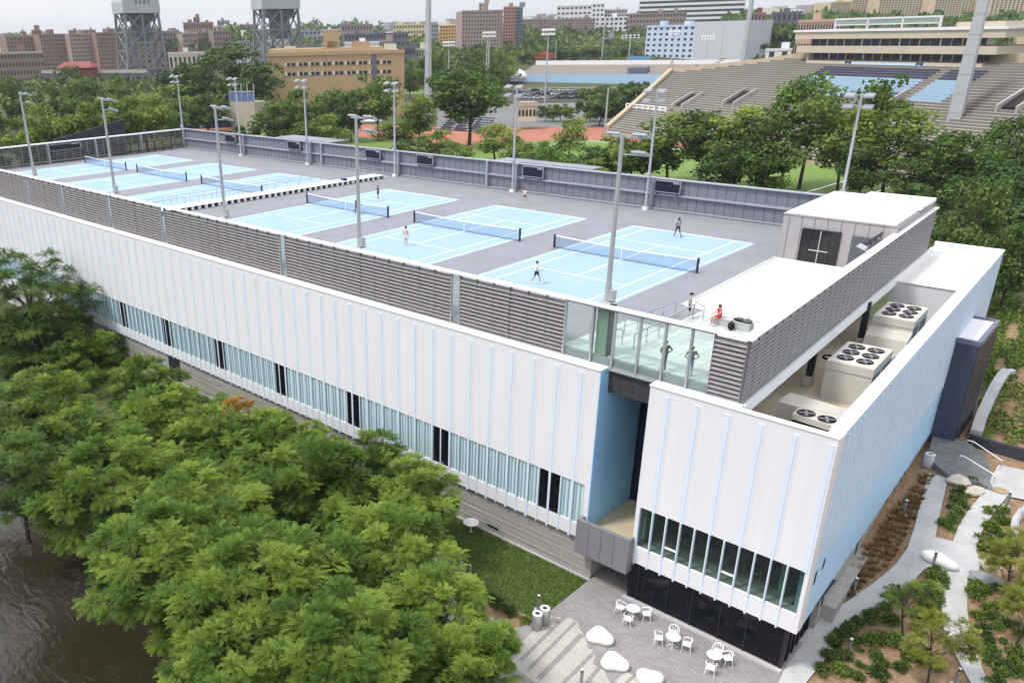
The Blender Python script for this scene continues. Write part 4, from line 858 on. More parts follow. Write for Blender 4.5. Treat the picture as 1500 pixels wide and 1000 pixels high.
def shrub(seed,h,w,n,ls,leafm,name='shrub',cat='shrub',stems=5,upright=.3):
    g=np.random.default_rng(seed); u=rdir(n,g); u[:,2]=abs(u[:,2]); r=g.uniform(.35,1,n)**.6
    lob=g.normal(size=(7,3)); lob[:,2]=abs(lob[:,2])*.7; lob=unit(lob)*.45
    p=u*r[:,None]*.62+lob[g.integers(0,7,n)]; p=p*np.array([w/2,w/2,h*.9]); p[:,2]=np.maximum(.03,p[:,2])
    nr=unit(u+g.normal(size=(n,3))*.5+np.array([0,0,.3])); d=unit(u*.6+g.normal(size=(n,3))*.5+np.array([0,0,upright])); sz=ls*g.uniform(.6,1.3,n)
    t=thing(name,'',cat); quads_mesh('foliage',diamonds(p,d,nr,sz,sz*.55),np.clip(g.random(n),0,1),leafm,t)
    mb=MB()
    for k in range(stems):
        e=np.array([g.normal()*w*.22,g.normal()*w*.22,h*g.uniform(.5,.85)]); mb.tube((g.normal()*.04,g.normal()*.04,-.1),e,.022,.008,5,0,False)
    mb.build('stem',bark,t); return t
def tuft(seed,h,w,n,m):
    g=np.random.default_rng(seed); a=g.uniform(0,2*PI,n); l=g.uniform(.3,1,n); d=np.stack([np.cos(a)*l*.8,np.sin(a)*l*.8,np.ones(n)*.8],1); b=np.stack([np.cos(a)*w*.12,np.sin(a)*w*.12,np.zeros(n)],1)
    V=diamonds(b,d,rdir(n,g),h*g.uniform(.6,1.2,n),.035); return quads_mesh('grass_tuft',V,g.random(n),m)
# ------------------------------------------------------------------ foreground ailanthus trees on the bank
FG=[tree_fg(21,9.5,9.2,6.6,125,95,leaf_fg,LL=.37),tree_fg(22,9.0,8.2,6.0,108,95,leaf_fg,LL=.36),tree_fg(23,10,9.6,7.2,135,95,leaf_fg,LL=.38),tree_fg(24,9.5,8.6,7.2,118,95,leaf_fg2,LL=.31,name='broadleaf_tree')]
FGH=[(9.5,6.6,9.2),(9,6.0,8.2),(10,7.2,9.6),(9.5,7.2,8.6)]; FGP=[Proto(t) for t in FG]
fgl=[ # u,v of the crown centre, y plane, crown radius px, variant, label
(48,432,-15,96,3,'dark rounded tree at the left edge, its top against the white facade'),
(-10,540,-18,110,3,'dark tree at the left edge below the one against the facade'),
(70,590,-19,80,0,'feathery green tree at the far left, leaning toward the concrete wall'),
(165,585,-14.5,72,1,'light feathery tree beside the small service door in the concrete wall'),
(20,690,-24,80,3,'dark tree at the left edge just above the river water'),
(250,625,-18,95,0,'feathery tree second along the concrete wall after the service door'),
(160,715,-25,120,2,'wide feathery tree over the left part of the river bank'),
(345,655,-17,105,1,'feathery tree along the middle of the concrete base wall'),
(255,825,-27,135,2,'large feathery tree whose lower branches hang over the river water'),
(430,720,-20,120,0,'large feathery tree in the middle of the tree mass, below the ribbon windows'),
(520,690,-14.6,88,1,'light feathery tree with tips reaching over the concrete wall below the ribbon windows'),
(375,870,-26,140,2,'large feathery tree at the bottom of the photo right of the river'),
(560,830,-20,125,0,'large feathery tree left of the white flowering shrub'),
(607,722,-14.8,75,1,'small feathery tree nearest the round white table by the wall'),
(500,965,-26,140,2,'feathery tree at the bottom edge of the photo, left of the plaza trees'),
(648,905,-20,105,0,'feathery tree rising over the side path beside the lawn'),
(655,1010,-23,100,1,'feathery tree at the bottom edge of the photo, next to the light paving'),
(330,985,-30,105,1,'feathery tree at the bottom edge of the photo beside the river'),
(95,655,-20,85,1,'feathery tree between the dark left tree and the river bank'),
(15,615,-19,85,3,'dark tree at the left edge, middle one of the stacked crowns'),
(130,515,-13,58,1,'light loose tree in front of the concrete wall at left'),
(300,745,-22,105,0,'feathery tree filling the middle of the left tree mass'),
(465,850,-23,110,0,'feathery tree filling the lower middle of the tree mass'),
(384,640,-14.6,58,1,'feathery tree top in front of the concrete wall, right of the orange sprig'),
(288,612,-14.8,62,0,'feathery tree against the concrete wall, left of the orange sprig'),
(215,560,-14.4,60,1,'light feathery tree right of the service door'),
(452,652,-14.4,50,1,'feathery tree reaching the bottom of the ribbon windows in mid facade'),
(700,945,-19,62,0,'feathery sapling crown at the edge of the light paving'),
(60,505,-16,80,3,'dark tree directly below the one against the facade'),
]
for i,(u,v,y,rp,k,l) in enumerate(fgl):
    p=Gy(u,v,y) if y>-18.5 else Gz(u,v,-9.6+.8*math.sin(i*1.9)); y=p[1]; R=rp/pxm(p); h,ch,cw=FGH[k]; s=R*2/cw
    base=p[2]+ch*s*.45-h*s; FGP[k].put((p[0],y,base),i*2.4,l,'trees on the river bank',(s,s,s))
# a few orange-leaved sprigs in the crowns are their own young trees
og=tree_fg(31,3,2.2,1.8,16,30,leaf_orange,name='young_tree',LL=.45,tr=.05); OG=Proto(og)
for (u,v,y,l) in [(8,850,-26.5,'small orange-leaved tree at the left edge among the bank trees'),(348,598,-13.5,'small yellow-orange tree top in front of the concrete wall'),(705,985,-18.3,'low orange and green sapling at the bottom edge beside the light paving')]:
    p=Gy(u,v,y); OG.put((p[0],y,p[2]-2),0,l)
# ------------------------------------------------------------------ plaza furniture
def cafe_table():
    t=thing('cafe_table','','table'); b=MB(); b.lathe([(.38,.70),(.40,.715),(.40,.735),(.38,.745)],(0,0,0),28); b.build('tabletop',whiteplast,t)
    b=MB(); b.tube((0,0,.16),(0,0,.70),.035,.035,10); b.build('column',whiteplast,t)
    for k in range(4):
        a=k*PI/2+.5; b=MB(); b.tube((0,0,.20),(.34*math.cos(a),.34*math.sin(a),.02),.022,.018,6); b.build('leg',whiteplast,t)
    return t
def cafe_chair():
    t=thing('cafe_chair','','chair'); b=MB(); k=0
    b.hexa([(-.22,-.23,.43),(.22,-.20,.43),(.22,.20,.43),(-.22,.23,.43)],[(-.22,-.23,.455),(.22,-.20,.47),(.22,.20,.47),(-.22,.23,.455)]); b.build('seat',whiteplast,t)
    b=MB(); b.path([(.18,-.26,.66),(-.05,-.27,.68),(-.2,-.2,.76),(-.26,0,.80),(-.2,.2,.76),(-.05,.27,.68),(.18,.26,.66)],.024,6); b.path([(-.2,-.2,.76),(-.2,-.18,.44)],.02); b.path([(-.2,.2,.76),(-.2,.18,.44)],.02); 
    for y in (-.07,.07): b.path([(-.255,y,.79),(-.21,y*.9,.45)],.016)
    b.build('backrest',whiteplast,t)
    for sx in (-1,1):
        for sy in (-1,1):
            b=MB(); top=(.18,sy*.26,.66) if sx>0 else (-.18,sy*.19,.44); b.tube((sx*.25,sy*.26,0),top,.016,.02,6); b.build('leg',whiteplast,t)
    return t
tp=Proto(cafe_table()); cp=Proto(cafe_chair())
TB=[((926,905),'nearest the passage under the balcony',[((916,901),'behind'),((944,907),'on the right of'),((917,917),'in front of')]),
    ((984,947),'in the middle of the three',[((965,943),'on the left of'),((986,930),'behind'),((1005,952),'on the right of')]),
    ((1044,974),'nearest the corner of the building',[((1054,952),'behind'),((1068,972),'on the right of'),((1038,990),'in front of')])]
for (u,v),l,ch in TB:
    p=Gz(u,v,GZ); tp.put(p,0,'round white cafe table on the grey pavers, '+l,'cafe tables on the plaza')
    for (a,b_),w in ch:
        q=Gz(a,b_,GZ); q=p+(q-p)/np.linalg.norm(q-p)*.74; d=p-q; cp.put(q,math.atan2(d[1],d[0])+rnd.uniform(-.15,.15),'white armchair '+w+' the round table '+l,'white chairs on the plaza')
for (u,v),l,ch in [((966,868),'inside the dark glass near the passage',[(.55,-.5),(.0,-.75)]),((1030,905),'inside the dark glass in the middle',[(-.7,-.25),(.6,-.5)]),((1092,928),'inside the dark glass near the corner',[(-.75,-.2),(.45,-.65)])]:
    p=Gz(u,v,GZ+.5); p=(p[0]-.3,max(p[1],-7.6),GZ+.01); tp.put(p,0,'round pale cafe table '+l,'cafe tables inside the lobby')
    for j,(dx,dy) in enumerate(ch): cp.put((p[0]+dx,p[1]+dy,GZ+.01),math.atan2(-dy,-dx),'pale armchair at the '+('left' if dx<.2 and j==0 or dx==0 else 'right')+' of the table '+l,'chairs inside the lobby')
for (u,v,zt),l in [((690,764,-13.75),'round white cafe table on the lawn edge by the concrete wall'),((210,546,-13.75),'round white cafe table half hidden by trees near the service door')]:
    q=Gz(u,v,zt); tp.put((q[0],q[1],zt-.74*1.35),0,l,None,1.35)
# pebble benches
def pebble(sx,sy,h,seed):
    g=np.random.default_rng(seed); b=MB(); n=28; prof=[(.80,0),(.90,.04),(.97,.14),(1,.22),(.97,.31),(.90,.375),(.80,.41),(.6,.435),(.3,.45)]; vs=[];fs=[]
    for r,z in prof:
        for i in range(n):
            a=2*PI*i/n; k=1+.16*math.cos(3*a+.4)+.07*math.cos(2*a); vs.append((sx*r*k*math.cos(a),sy*r*k*math.sin(a),z*h/.45))
    for k in range(len(prof)-1):
        for i in range(n): j=(i+1)%n; fs.append((k*n+i,k*n+j,(k+1)*n+j,(k+1)*n+i))
    fs.append(tuple((len(prof)-1)*n+i for i in range(n))); b.add(vs,fs,0,True); return b
for (u,v),w,rz,l in [((878,936),36,.15,'nearest the litter bins'),((899,974),37,.3,'in the middle of the three on the plaza'),((950,998),36,1.0,'cut by the bottom edge of the photo')]:
    p=Gz(u,v,GZ); s=w/2/pxm(p); b=pebble(s*1.0,s*1.0,.5,3); o=b.build('pebble_bench',benchwhite,None,p); o.rotation_euler=(0,0,rz); tag(o,'smooth white pebble shaped bench '+l,'bench','pebble benches on the plaza')
p=Gh(1373,823,.2); b=pebble(.95,.5,.5,4); o=b.build('pebble_bench',benchwhite,None,p); o.rotation_euler=(0,0,-.25); tag(o,'long white pebble shaped bench where the garden paths meet','bench')
# litter bins
def bin_(label,loc,mi,h=1.05,r=.30):
    t=thing('litter_bin',label,'litter bin',loc); b=MB(); b.lathe([(r*.96,0),(r,.03),(r,h)],(0,0,0),24); b.build('body',mi,t)
    b=MB(); b.lathe([(r*1.02,h-.02),(r*1.03,h+.03),(r*.9,h+.05),(r*.42,h+.05),(r*.40,h-.02)],(0,0,0),24); b.build('lid',mat('bin_lid',(.72,.72,.73),.35,metal=.3),t); b=MB(); b.lathe([(r*.39,h-.1),(r*.39,h+.046)],(0,0,0),16); b.build('opening',black,t)
bin_('stainless litter bin on the light paving, left of the two',Gz(786,920,GZ),stainless); bin_('stainless litter bin on the light paving, right of the two and behind',Gz(797,912,GZ),stainless)
bin_('grey litter bin by the dark landing at the end of the blue wall',Gh(1358,683,.1),mat('bin_grey',(.42,.42,.44),.5),1.0,.32)
# bollard lights
def bollard():
    t=thing('bollard_light','','bollard light'); b=MB(); b.tube((0,0,0),(0,0,.92),.085,.085,14); b.build('post',stainless,t); b=MB(); b.lathe([(.25,0),(.25,.05),(.1,.06)],(0,0,0),14); b.build('footing',concr,t)
    b=MB(); b.tube((0,0,.92),(0,0,1.02),.075,.075,14); b.build('lens',black,t); b=MB(); b.lathe([(.09,1.02),(.092,1.07),(.07,1.10),(.02,1.11)],(0,0,0),14); b.build('cap',mat('bin_lid',(.7,.7,.7)),t); return t
bo=Proto(bollard())
for (u,v),off,l in [((788,893),None,'behind the two litter bins at the lawn corner'),((851,1003),None,'on the light paving at the bottom edge'),((816,1000),None,'at the bottom edge among the leaves left of the light paving')][:2]:
    bo.put(Gz(u,v,GZ),0,'stainless bollard light '+l,'bollard lights')
for (u,v),l in [((1323,753),'standing in the dry grass strip, farther up the blue wall'),((1250,868),'standing in the dry grass strip, nearest the corner'),((1242,958),'in the shrubs of the front planting bed'),((1366,829),'at the tip of the planting bed beside the white bench'),((1474,741),'beside the path under the curved handrail'),((1399,1002),'at the bottom edge between the bed and the path')]:
    bo.put(Gh(u,v,.08),0,'stainless bollard light '+l,'bollard lights')
# pole lamp by the wall and thin pole in the lawn
t=thing('lamp_post','short lamp post with a flat pale head by the concrete wall at left','lamp post',Gz(105,507,-14.5)); b=MB(); b.tube((0,0,0),(0,0,4.3),.07,.05,8); b.build('post',dark,t); b=MB(); b.lathe([(.1,4.2),(.42,4.3),(.42,4.4),(.1,4.45)],(0,0,0),14); b.build('lamp_head',whiteplast,t)
t=thing('sign_post','thin grey post at the edge of the lawn beside the trees','post',Gz(688,872,-14.6)); b=MB(); b.tube((0,0,0),(0,0,2.2),.05,.05,8); b.tube((0,0,2.2),(0,0,2.24),.06,.03,8); b.build('post',steel,t)
# boulders
def boulder(label,p,sx,sy,sz,m,seed,rz):
    g=np.random.default_rng(seed); b=MB(); b.ball((0,0,0),1,1,1,10,7); ph=g.uniform(0,6,6)
    b.v=[(x*sx*(1+.16*math.sin(3*y+ph[0]+2*z)+.1*math.sin(5*x+ph[1])),y*sy*(1+.15*math.sin(4*x+ph[2])+.1*math.cos(5*z+ph[3])),(z*.8+.35)*sz*(1+.12*math.sin(4*x+3*y+ph[4]))) for x,y,z in b.v]; b.sm=[False]*len(b.sm)
    o=b.build('boulder',m,None,p); o.rotation_euler=(0,0,rz); tag(o,label,'boulder')
rk1=mat('rock_cream',(.55,.48,.40),.85,var=.15,scale=2.5,bump=.5,bscale=6); rk2=mat('rock_grey',(.30,.30,.31),.85,var=.25,scale=2,bump=.5,bscale=6); rk3=mat('rock_tan',(.55,.42,.26),.85,var=.2,scale=2.5,bump=.5,bscale=6)
boulder('cream boulder at the foot of the garden steps, left one',Gh(1404,708,.15),.75,.6,.55,rk1,1,.3); boulder('cream boulder at the foot of the garden steps, right one',Gh(1425,722,.15),.75,.5,.45,rk1,2,1.0)
boulder('cream boulder beside the round bay of the garden path',Gh(1450,832,.15),.55,.6,.55,rk1,3,.2); boulder('small tan boulder between the cream and the flat grey one',Gh(1456,842,.15),.35,.35,.35,rk3,4,.5); boulder('flat grey boulder below the round bay of the garden path',Gh(1443,850,.12),.95,.55,.35,rk2,5,.1)
o=MB(); o.lathe([(.45,0),(.5,.02),(.45,.03)],(0,0,0),24); tag(o.build('manhole_cover',mat('manhole_rust',(.36,.27,.16),.8,var=.2),None,Gh(1465,718,.21)),'round tan manhole cover in the concrete path by the steps','manhole cover')
# ------------------------------------------------------------------ garden plants
TF=[tuft(50+i,.42,.36,55,leaf_dry) for i in range(3)]; TFP=[Proto(t) for t in TF]
for t in TF: t['category']='ornamental grass'
k=0
for row in range(26):
    f0=row/25.
    L0=np.array([1216,892])*(1-f0)**1+np.array([1362,690])*f0; 
    uL=np.interp(f0,[0,.3,.6,1],[1214,1258,1300,1354]); vL=np.interp(f0,[0,.3,.6,1],[888,818,760,694]); uR=np.interp(f0,[0,.3,.6,1],[1226,1305,1336,1366]); vR=np.interp(f0,[0,.3,.6,1],[890,826,770,699])
    for c in range(2 if f0>.8 or f0<.08 else 4):
        w=(c+.5)/(2 if f0>.8 or f0<.08 else 4); p=Gh(uL+(uR-uL)*w+rnd.uniform(-2,2),vL+(vR-vL)*w+rnd.uniform(-2,2),.08); TFP[k%3].put(p,rnd.uniform(0,6),'small dry brown grass tuft in the mulch strip along the blue wall','dry grass tufts along the blue wall',rnd.uniform(.8,1.3)); k+=1
SH=[shrub(60,.8,1.0,420,.17,leaf_shrub),shrub(61,.6,1.1,420,.16,leaf_mid),shrub(62,1.1,1.1,520,.17,leaf_mid),shrub(63,.55,.8,300,.15,leaf_yel)]; SP=[Proto(s) for s in SH]
kinds=['low dark green shrub','low mid green shrub','taller loose green shrub','low yellowish shrub']
zones=[ # kind, group place, list of pixels
('on the edge of the front bed along the curved path',[(1221,945,0),(1232,935,0),(1246,926,0),(1258,917,0),(1270,908,0),(1282,900,1),(1294,890,1),(1305,880,1),(1318,870,1)]),
('in the lower left of the front bed',[(1210,962,3),(1224,968,0),(1236,962,0),(1200,985,0),(1228,985,1),(1255,992,0),(1282,992,0)]),
('at the narrow tip of the front bed below the white bench',[(1372,838,1),(1363,848,1),(1374,856,2),(1355,862,1),(1366,872,2),(1345,872,2),(1375,884,1),(1350,888,3),(1368,898,3)]),
('scattered in the middle of the front bed',[(1302,912,2),(1275,945,2),(1292,940,2),(1312,948,2),(1347,905,0),(1325,965,0),(1332,958,1),(1318,980,0),(1292,972,1),(1346,925,3),(1376,905,1)]),
('in the narrow island between the two paths',[(1402,735,1),(1400,755,2),(1394,765,2),(1390,776,1),(1410,745,0),(1415,728,3),(1384,770,1),(1396,745,1),(1402,722,0),(1422,708,0)]),
('in the bed right of the paths, above the boulders',[(1440,790,0),(1446,805,1),(1455,780,2),(1462,765,1),(1470,790,0),(1458,800,2),(1448,775,1),(1476,808,2),(1466,750,3),(1443,806,0)]),
('in the right hand bed below the grey boulder',[(1428,862,2),(1425,875,2),(1440,868,1),(1456,862,0),(1445,892,3),(1432,905,3),(1460,890,3),(1470,912,1)]),
('at the lower right corner of the garden',[(1438,930,0),(1444,945,0),(1452,955,1),(1458,975,0),(1480,975,0),(1492,985,0),(1490,960,1),(1470,990,1),(1496,930,3),(1462,1000,0)]),
('along the lawn edge in the mulch strip',[(702,888,0),(720,880,0),(730,890,0),(750,898,0),(770,912,3)]),
]
for place,L_ in zones:
    for (u,v,k) in L_:
        p=Gh(u,v,.05) if u>1100 else Gz(u,v,-14.5); SP[k].put(p,rnd.uniform(0,6),kinds[k]+' '+place,'shrubs '+place,rnd.uniform(.7,1.05))
wf=shrub(66,1.6,2.6,700,.22,flower_w,'flowering_shrub'); wf['label']='large white flowering shrub half hidden under the bank trees by the side path'; wf.location=[float(c) for c in Gz(650,838,-14.4)]
for k_ in range(60):
    u,v=[(rnd.uniform(1200,1300),rnd.uniform(930,1000)),(rnd.uniform(1300,1375),rnd.uniform(885,985)),(rnd.uniform(1420,1500),rnd.uniform(860,1000)),(rnd.uniform(1440,1490),rnd.uniform(745,815))][k_%4]
    if k_%4==0 and v<1160-u*.18: continue
    kk=rnd.choice((1,3,3,2)); pl=['in the open mulch of the front bed','in the open mulch around the slender young tree','in the open mulch of the right hand bed','between the path and the curved wall'][k_%4]
    SP[kk].put(Gh(u,v,.05),rnd.uniform(0,6),'small '+kinds[kk]+' '+pl,'small plants '+pl,rnd.uniform(.35,.75))
YT=[tree_fg(71,4.6,3.2,3.2,34,26,leaf_young,name='young_tree',LL=.34,tr=.06),tree_fg(72,4.2,2.6,2.6,24,18,leaf_mid,name='young_tree',LL=.3,tr=.06)]; YP=[Proto(t) for t in YT]
for (u,v),k,s,l in [((1322,930),1,.95,'slender young tree in the middle of the front bed'),((1358,1004),0,1.0,'young yellow-green tree at the bottom of the front bed'),((1463,882),0,1.0,'young yellow-green tree behind the boulders'),((1488,945),0,.9,'young yellow-green tree at the right edge of the photo, lowest'),((1492,860),1,.9,'young tree at the right edge beside the curved wall')]:
    YP[k].put(Gh(u,v,.05),k*2+u,l,'young garden trees',s)
# ------------------------------------------------------------------ garden walls, steps, handrails
def Gq(u,v,o): return Gh(u,v,o)
b=MB(); P=[Gh(u,v,.2) for u,v in [(1356,676),(1366,640),(1412,652),(1430,712),(1389,702)]]
zl_=P[0][2]+.35; b.prism([(q[0],q[1]) for q in P],zl_-1.2,zl_); struct('landing',b,concr_d)
q=thing('garden_steps','flight of dark concrete steps beside the landing at the end of the blue wall','steps',(0,0,0))
a=Gh(1412,652,.2); c=Gh(1430,710,.2); dx=np.array([.34,-.07,0]); b=MB()
for k in range(6):
    o=dx*k; b.prism([(a[0]+o[0],a[1]+o[1]),(a[0]+o[0]+.34,a[1]+o[1]-.07),(c[0]+o[0]+.34,c[1]+o[1]-.07),(c[0]+o[0],c[1]+o[1])],zl_-1.5,zl_-.11*(k+.6))
b.build('steps',concr_d,q)
def rail2(label,P,h,m=whitetrim,n=5):
    t=thing('handrail',label,'handrail',P[0]); P=[np.array(p)-np.array(P[0]) for p in P]; b=MB(); b.path([tuple(p+[0,0,h]) for p in P],.035); b.build('rail',m,t); b=MB()
    for p in P: b.tube(p,p+np.array([0,0,h]),.025,.025,6)
    b.build('posts',steel,t)
u0=lambda u,v,z: Gz(u,v,z)
rail2('white handrail on the upper side of the garden steps',[Gz(1412,662,zl_),Gz(1420,663,zl_),Gz(1463,692,zl_-.7)],.95); rail2('white handrail on the lower side of the garden steps',[Gz(1401,684,zl_),Gz(1408,686,zl_),Gz(1453,714,zl_-.7)],.95)
def wall(name,label,pts,h,w,m,below=1.0,cat='wall'):
    b=MB()
    for a,c in zip(pts,pts[1:]):
        a=np.array(a);c=np.array(c); d=(c-a)[:2]; d=d/np.linalg.norm(d); nn_=np.array([-d[1],d[0]])*w/2
        b.hexa([(a[0]-nn_[0],a[1]-nn_[1],a[2]-below),(c[0]-nn_[0],c[1]-nn_[1],c[2]-below),(c[0]+nn_[0],c[1]+nn_[1],c[2]-below),(a[0]+nn_[0],a[1]+nn_[1],a[2]-below)],[(a[0]-nn_[0],a[1]-nn_[1],a[2]+h),(c[0]-nn_[0],c[1]-nn_[1],c[2]+h),(c[0]+nn_[0],c[1]+nn_[1],c[2]+h),(a[0]+nn_[0],a[1]+nn_[1],a[2]+h)])
    return tag(b.build(name,m),label,cat)
wall('retaining_wall','pale curved retaining wall beside the dark stair tower',[Gh(u,v,.3) for u,v in [(1482,552),(1474,549),(1466,556),(1455,574),(1445,595),(1436,615),(1428,640)]],.55,.75,concr)
wall('retaining_wall','dark low retaining wall below the planted slope at the right edge',[Gh(u,v,.2) for u,v in [(1418,648),(1440,655),(1470,664),(1510,674)]],.75,.35,mat('wall_dark',(.045,.042,.06),.8))
wall('curved_wall','pale curved garden wall at the right edge with a dark handrail',[Gh(u,v,.2) for u,v in [(1505,748),(1492,757),(1484,768),(1481,785),(1484,805)]],.5,.3,concr)
rail2('dark handrail on the pale curved garden wall at the right edge',[Gh(1503,735,.6),Gh(1494,755,.6),Gh(1488,778,.6),Gh(1486,800,.6)],.6,steel)
# planted slope: ground cover as one mass
g=np.random.default_rng(5); n=9500; pts=[]
for _ in range(n):
    u=rnd.uniform(1436,1520); v=rnd.uniform(395,560) if rnd.random()<.85 else rnd.uniform(560,655)
    if math.sin(u*.17+v*.06)+math.sin(v*.11-u*.05)<-.8: continue
    if u<1462 and v<430: continue
    pts.append(Gh(u,v,.1))
P=np.array(pts); u_=rdir(len(P),g); u_[:,2]=abs(u_[:,2]); V=diamonds(P+np.array([0,0,1])*g.uniform(0,.4,(len(P),1)),u_,rdir(len(P),g),.32*g.uniform(.6,1.4,len(P)),.2)
tag(quads_mesh('ground_cover',V,g.random(len(P)),leaf_mid),'mixed green ground cover on the slope beside the stair tower','ground cover',None,'stuff')
# ================================================================== BACKGROUND: trees beyond the building
BGT=[tree_bg(101,14,11,11.5,24,2500,.62,leaf_mid,bark),tree_bg(102,14,12,12,28,2900,.62,leaf_dk,bark),tree_bg(103,20,12,15,30,3000,.66,leaf_mid,bark,'vase',tr=.26),tree_bg(104,20,9.5,15.5,28,2600,.62,leaf_yel,bark,'round',tr=.24),tree_bg(105,9,8,8,22,4200,.5,leaf_dk,bark,'round','evergreen_tree'),tree_bg(106,18,15,15,40,5000,.72,leaf_dk,bark,'round'),tree_bg(107,12,10,10,22,3000,.55,leaf_yel,bark)]
BGH=[(14,11),(14,12),(20,12),(20,9.5),(9,8),(18,15),(12,10)]; BGPR=[Proto(t) for t in BGT]; BGBASE=[14-11.5,2,5,4.5,1,3,2]
def bgt(u,vt,wpx,D,k,label,group,zb=None):
    p=Gd(u,vt,D); s=1/pxm(p); zg=H(p[0],p[1]) if zb is None else zb; h0,w0=BGH[k]; hh=max(3,p[2]-zg)
    BGPR[k].put((p[0],p[1],zg),(u*1.7)%6.28,label,group,(wpx*s/w0,wpx*s/w0,hh/h0))
RW='trees behind the rear wall'
for a in [(668,206,52,188,0,'small tree just left of the dark forked trunks'),(752,232,52,166,1,'dark bush behind the pole near the auburn-haired player'),(862,232,64,166,0,'low bush just above the rear wall, left of the near light pole'),(578,176,66,225,3,'light tree between the loose tree and the largest broad tree'),(640,188,70,205,0,'low tree in front of the red playground posts'),(728,178,70,200,3,'light low tree right of the dark forked trunks'),(812,212,70,170,0,'bushy low tree right of the rear canopy pole'),(775,226,60,165,1,'dark bush just above the rear wall canopy'),(600,200,56,200,1,'dark bush above the rear wall left of the broad tree'),(1455,250,96,118,1,'dark green tree behind the far roof corner, left of the edge trees'),(1500,330,90,108,5,'very dark tree at the right edge above the ground cover'),(1462,330,80,106,1,'dark green tree just right of the white corner roof'),(690,86,150,230,2,'largest broad tree behind the rear wall, with dark forked trunks'),(612,135,62,222,3,'narrow tree left of the largest broad tree'),(552,100,88,250,2,'loose tree in front of the tan school building, behind the rear wall'),(512,128,60,250,1,'dark small tree left of the loose tree by the tan school'),
(760,196,56,182,0,'low tree right of the largest broad tree, beside a light pole'),(800,205,60,178,0,'low tree behind the display board near the white-topped player'),(838,168,52,195,3,'small light tree before the red track'),(870,208,66,176,1,'low dark tree left of the concrete stand edge'),(915,195,102,176,0,'bushy tree in front of the lower stand rows'),(958,192,99,178,1,'dark bushy tree behind the near light pole'),
(990,160,99,176,3,'light green tree below the left stand rows'),(1040,150,117,174,2,'pointed tree in front of the stand, left of the red track gap'),(1092,146,92,172,3,'yellowish tree left of the tall twin tops'),(1066,205,112,166,1,'dark low tree over the middle of the rear wall'),(1142,148,112,170,1,'dark round tree left of the tallest tree'),(1128,205,102,165,0,'mid green low tree above the right end of the rear wall'),
(1203,90,133,176,2,'tallest tree behind the penthouse, with two pointed tops'),(1252,150,92,172,3,'light tree just left of the penthouse light pole'),(1300,94,89,180,2,'tall narrow tree in front of the blue seats'),(1322,150,122,170,3,'wide light green tree right of the penthouse light pole'),(1275,200,92,166,1,'dark low tree behind the penthouse roof'),(1382,190,92,170,0,'mid green tree right of the wide light green one'),(1352,225,84,163,1,'dark low tree near the right end of the penthouse roof'),
(1436,178,117,165,2,'tree with orange tinged leaves near the right edge'),(1484,160,107,172,1,'dark tree at the right edge below the stand'),(1470,235,122,140,5,'very dark tree at the right edge above the planted slope'),(1420,262,112,140,5,'very dark tree behind the white corner roof'),(1505,255,140,130,5,'very dark tree cut by the right edge of the photo'),(1395,300,76,128,1,'low dark tree beside the far end of the east screen')]: bgt(*a,RW)
LW='trees beyond the west end'
for a in [(336,68,150,320,5,'biggest dark tree beyond the far corner of the courts'),(282,86,110,325,1,'dark tree left of the biggest dark tree'),(238,122,95,290,0,'mid green tree below the left bridge tower'),(205,132,84,235,6,'light green tree above the end louvre wall, right part'),(160,138,88,230,6,'bright green tree behind the dark sloped screen'),(112,140,92,228,6,'bright rounded tree above the end louvre wall, middle'),(66,146,90,226,0,'bright rounded tree above the end louvre wall, left of middle'),(20,160,88,222,6,'yellow-green tree at the left edge behind the light pole'),(-25,150,90,225,0,'tree cut by the left edge above the end louvres'),
(130,108,74,330,1,'dark tree below the red station roof'),(72,118,70,330,1,'dark tree in front of the brown apartments'),(12,106,60,330,1,'dark tree at the left edge in front of the apartments'),(172,110,50,340,0,'small green tree beside the elevated railway'),(100,92,48,480,1,'small dark tree in front of the long brown apartments'),
(250,150,60,260,0,'low green tree behind the end light pole'),(300,140,84,290,5,'dark low tree left of the concrete block wall'),(438,128,108,240,0,'wide green tree behind the rear wall, right of the concrete block wall'),(492,126,84,252,1,'dark green tree behind the rear wall under the tan school'),(400,150,70,238,0,'round tree directly right of the concrete block wall'),(470,165,90,225,0,'low wide tree behind the grey rear canopy'),(372,182,24,270,4,'small bush in the baseball field corner, right one'),(352,180,18,270,4,'small bush in the baseball field corner, left one')]: bgt(*a,LW)
EV='clipped evergreens by the stand'
for i,a in enumerate([(868,120,48,300),(887,116,44,320),(907,122,54,300),(920,112,40,330),(882,130,58,285),(938,110,38,335)]): bgt(*a,4,'rounded dark evergreen '+['at the left end of the clump','at the back left of the clump','in the middle right of the clump','at the back middle of the clump','largest and foremost of the clump','at the right end, nearest the stand edge'][i],EV)
for i,(u,v,w_) in enumerate([(800,152,30),(822,150,30),(838,155,26),(812,158,26)]): bgt(u,v,w_,300,6,'yellow-green shrub '+['left','second','right','foremost'][i]+' in the row behind the white booth','yellow shrubs by the white booth')
MW='trees in the middle distance'
for a in [(640,72,60,430,1,'dark tree below the brick tower, left'),(690,68,70,450,1,'dark tree below the brick tower, middle'),(728,70,60,460,0,'tree below the brick tower, right'),(770,72,50,640,0,'tree at the left end of the far stand'),(825,66,60,650,1,'tree behind the far stand, left'),(870,62,60,660,0,'tree behind the far stand, middle'),(600,85,44,420,0,'small tree right of the tan school'),(915,66,50,665,1,'tree behind the far stand near the pale blue building'),(1395+78,38,36,420,1,'dark tree right of the press box'),(570,66,40,520,1,'dark tree left of the tall mast'),(1150,30,60,700,1,'dark tree on the hill left of the press box'),(1105,45,60,640,1,'dark tree on the hill right of the pale blue building')]: bgt(*a,MW)
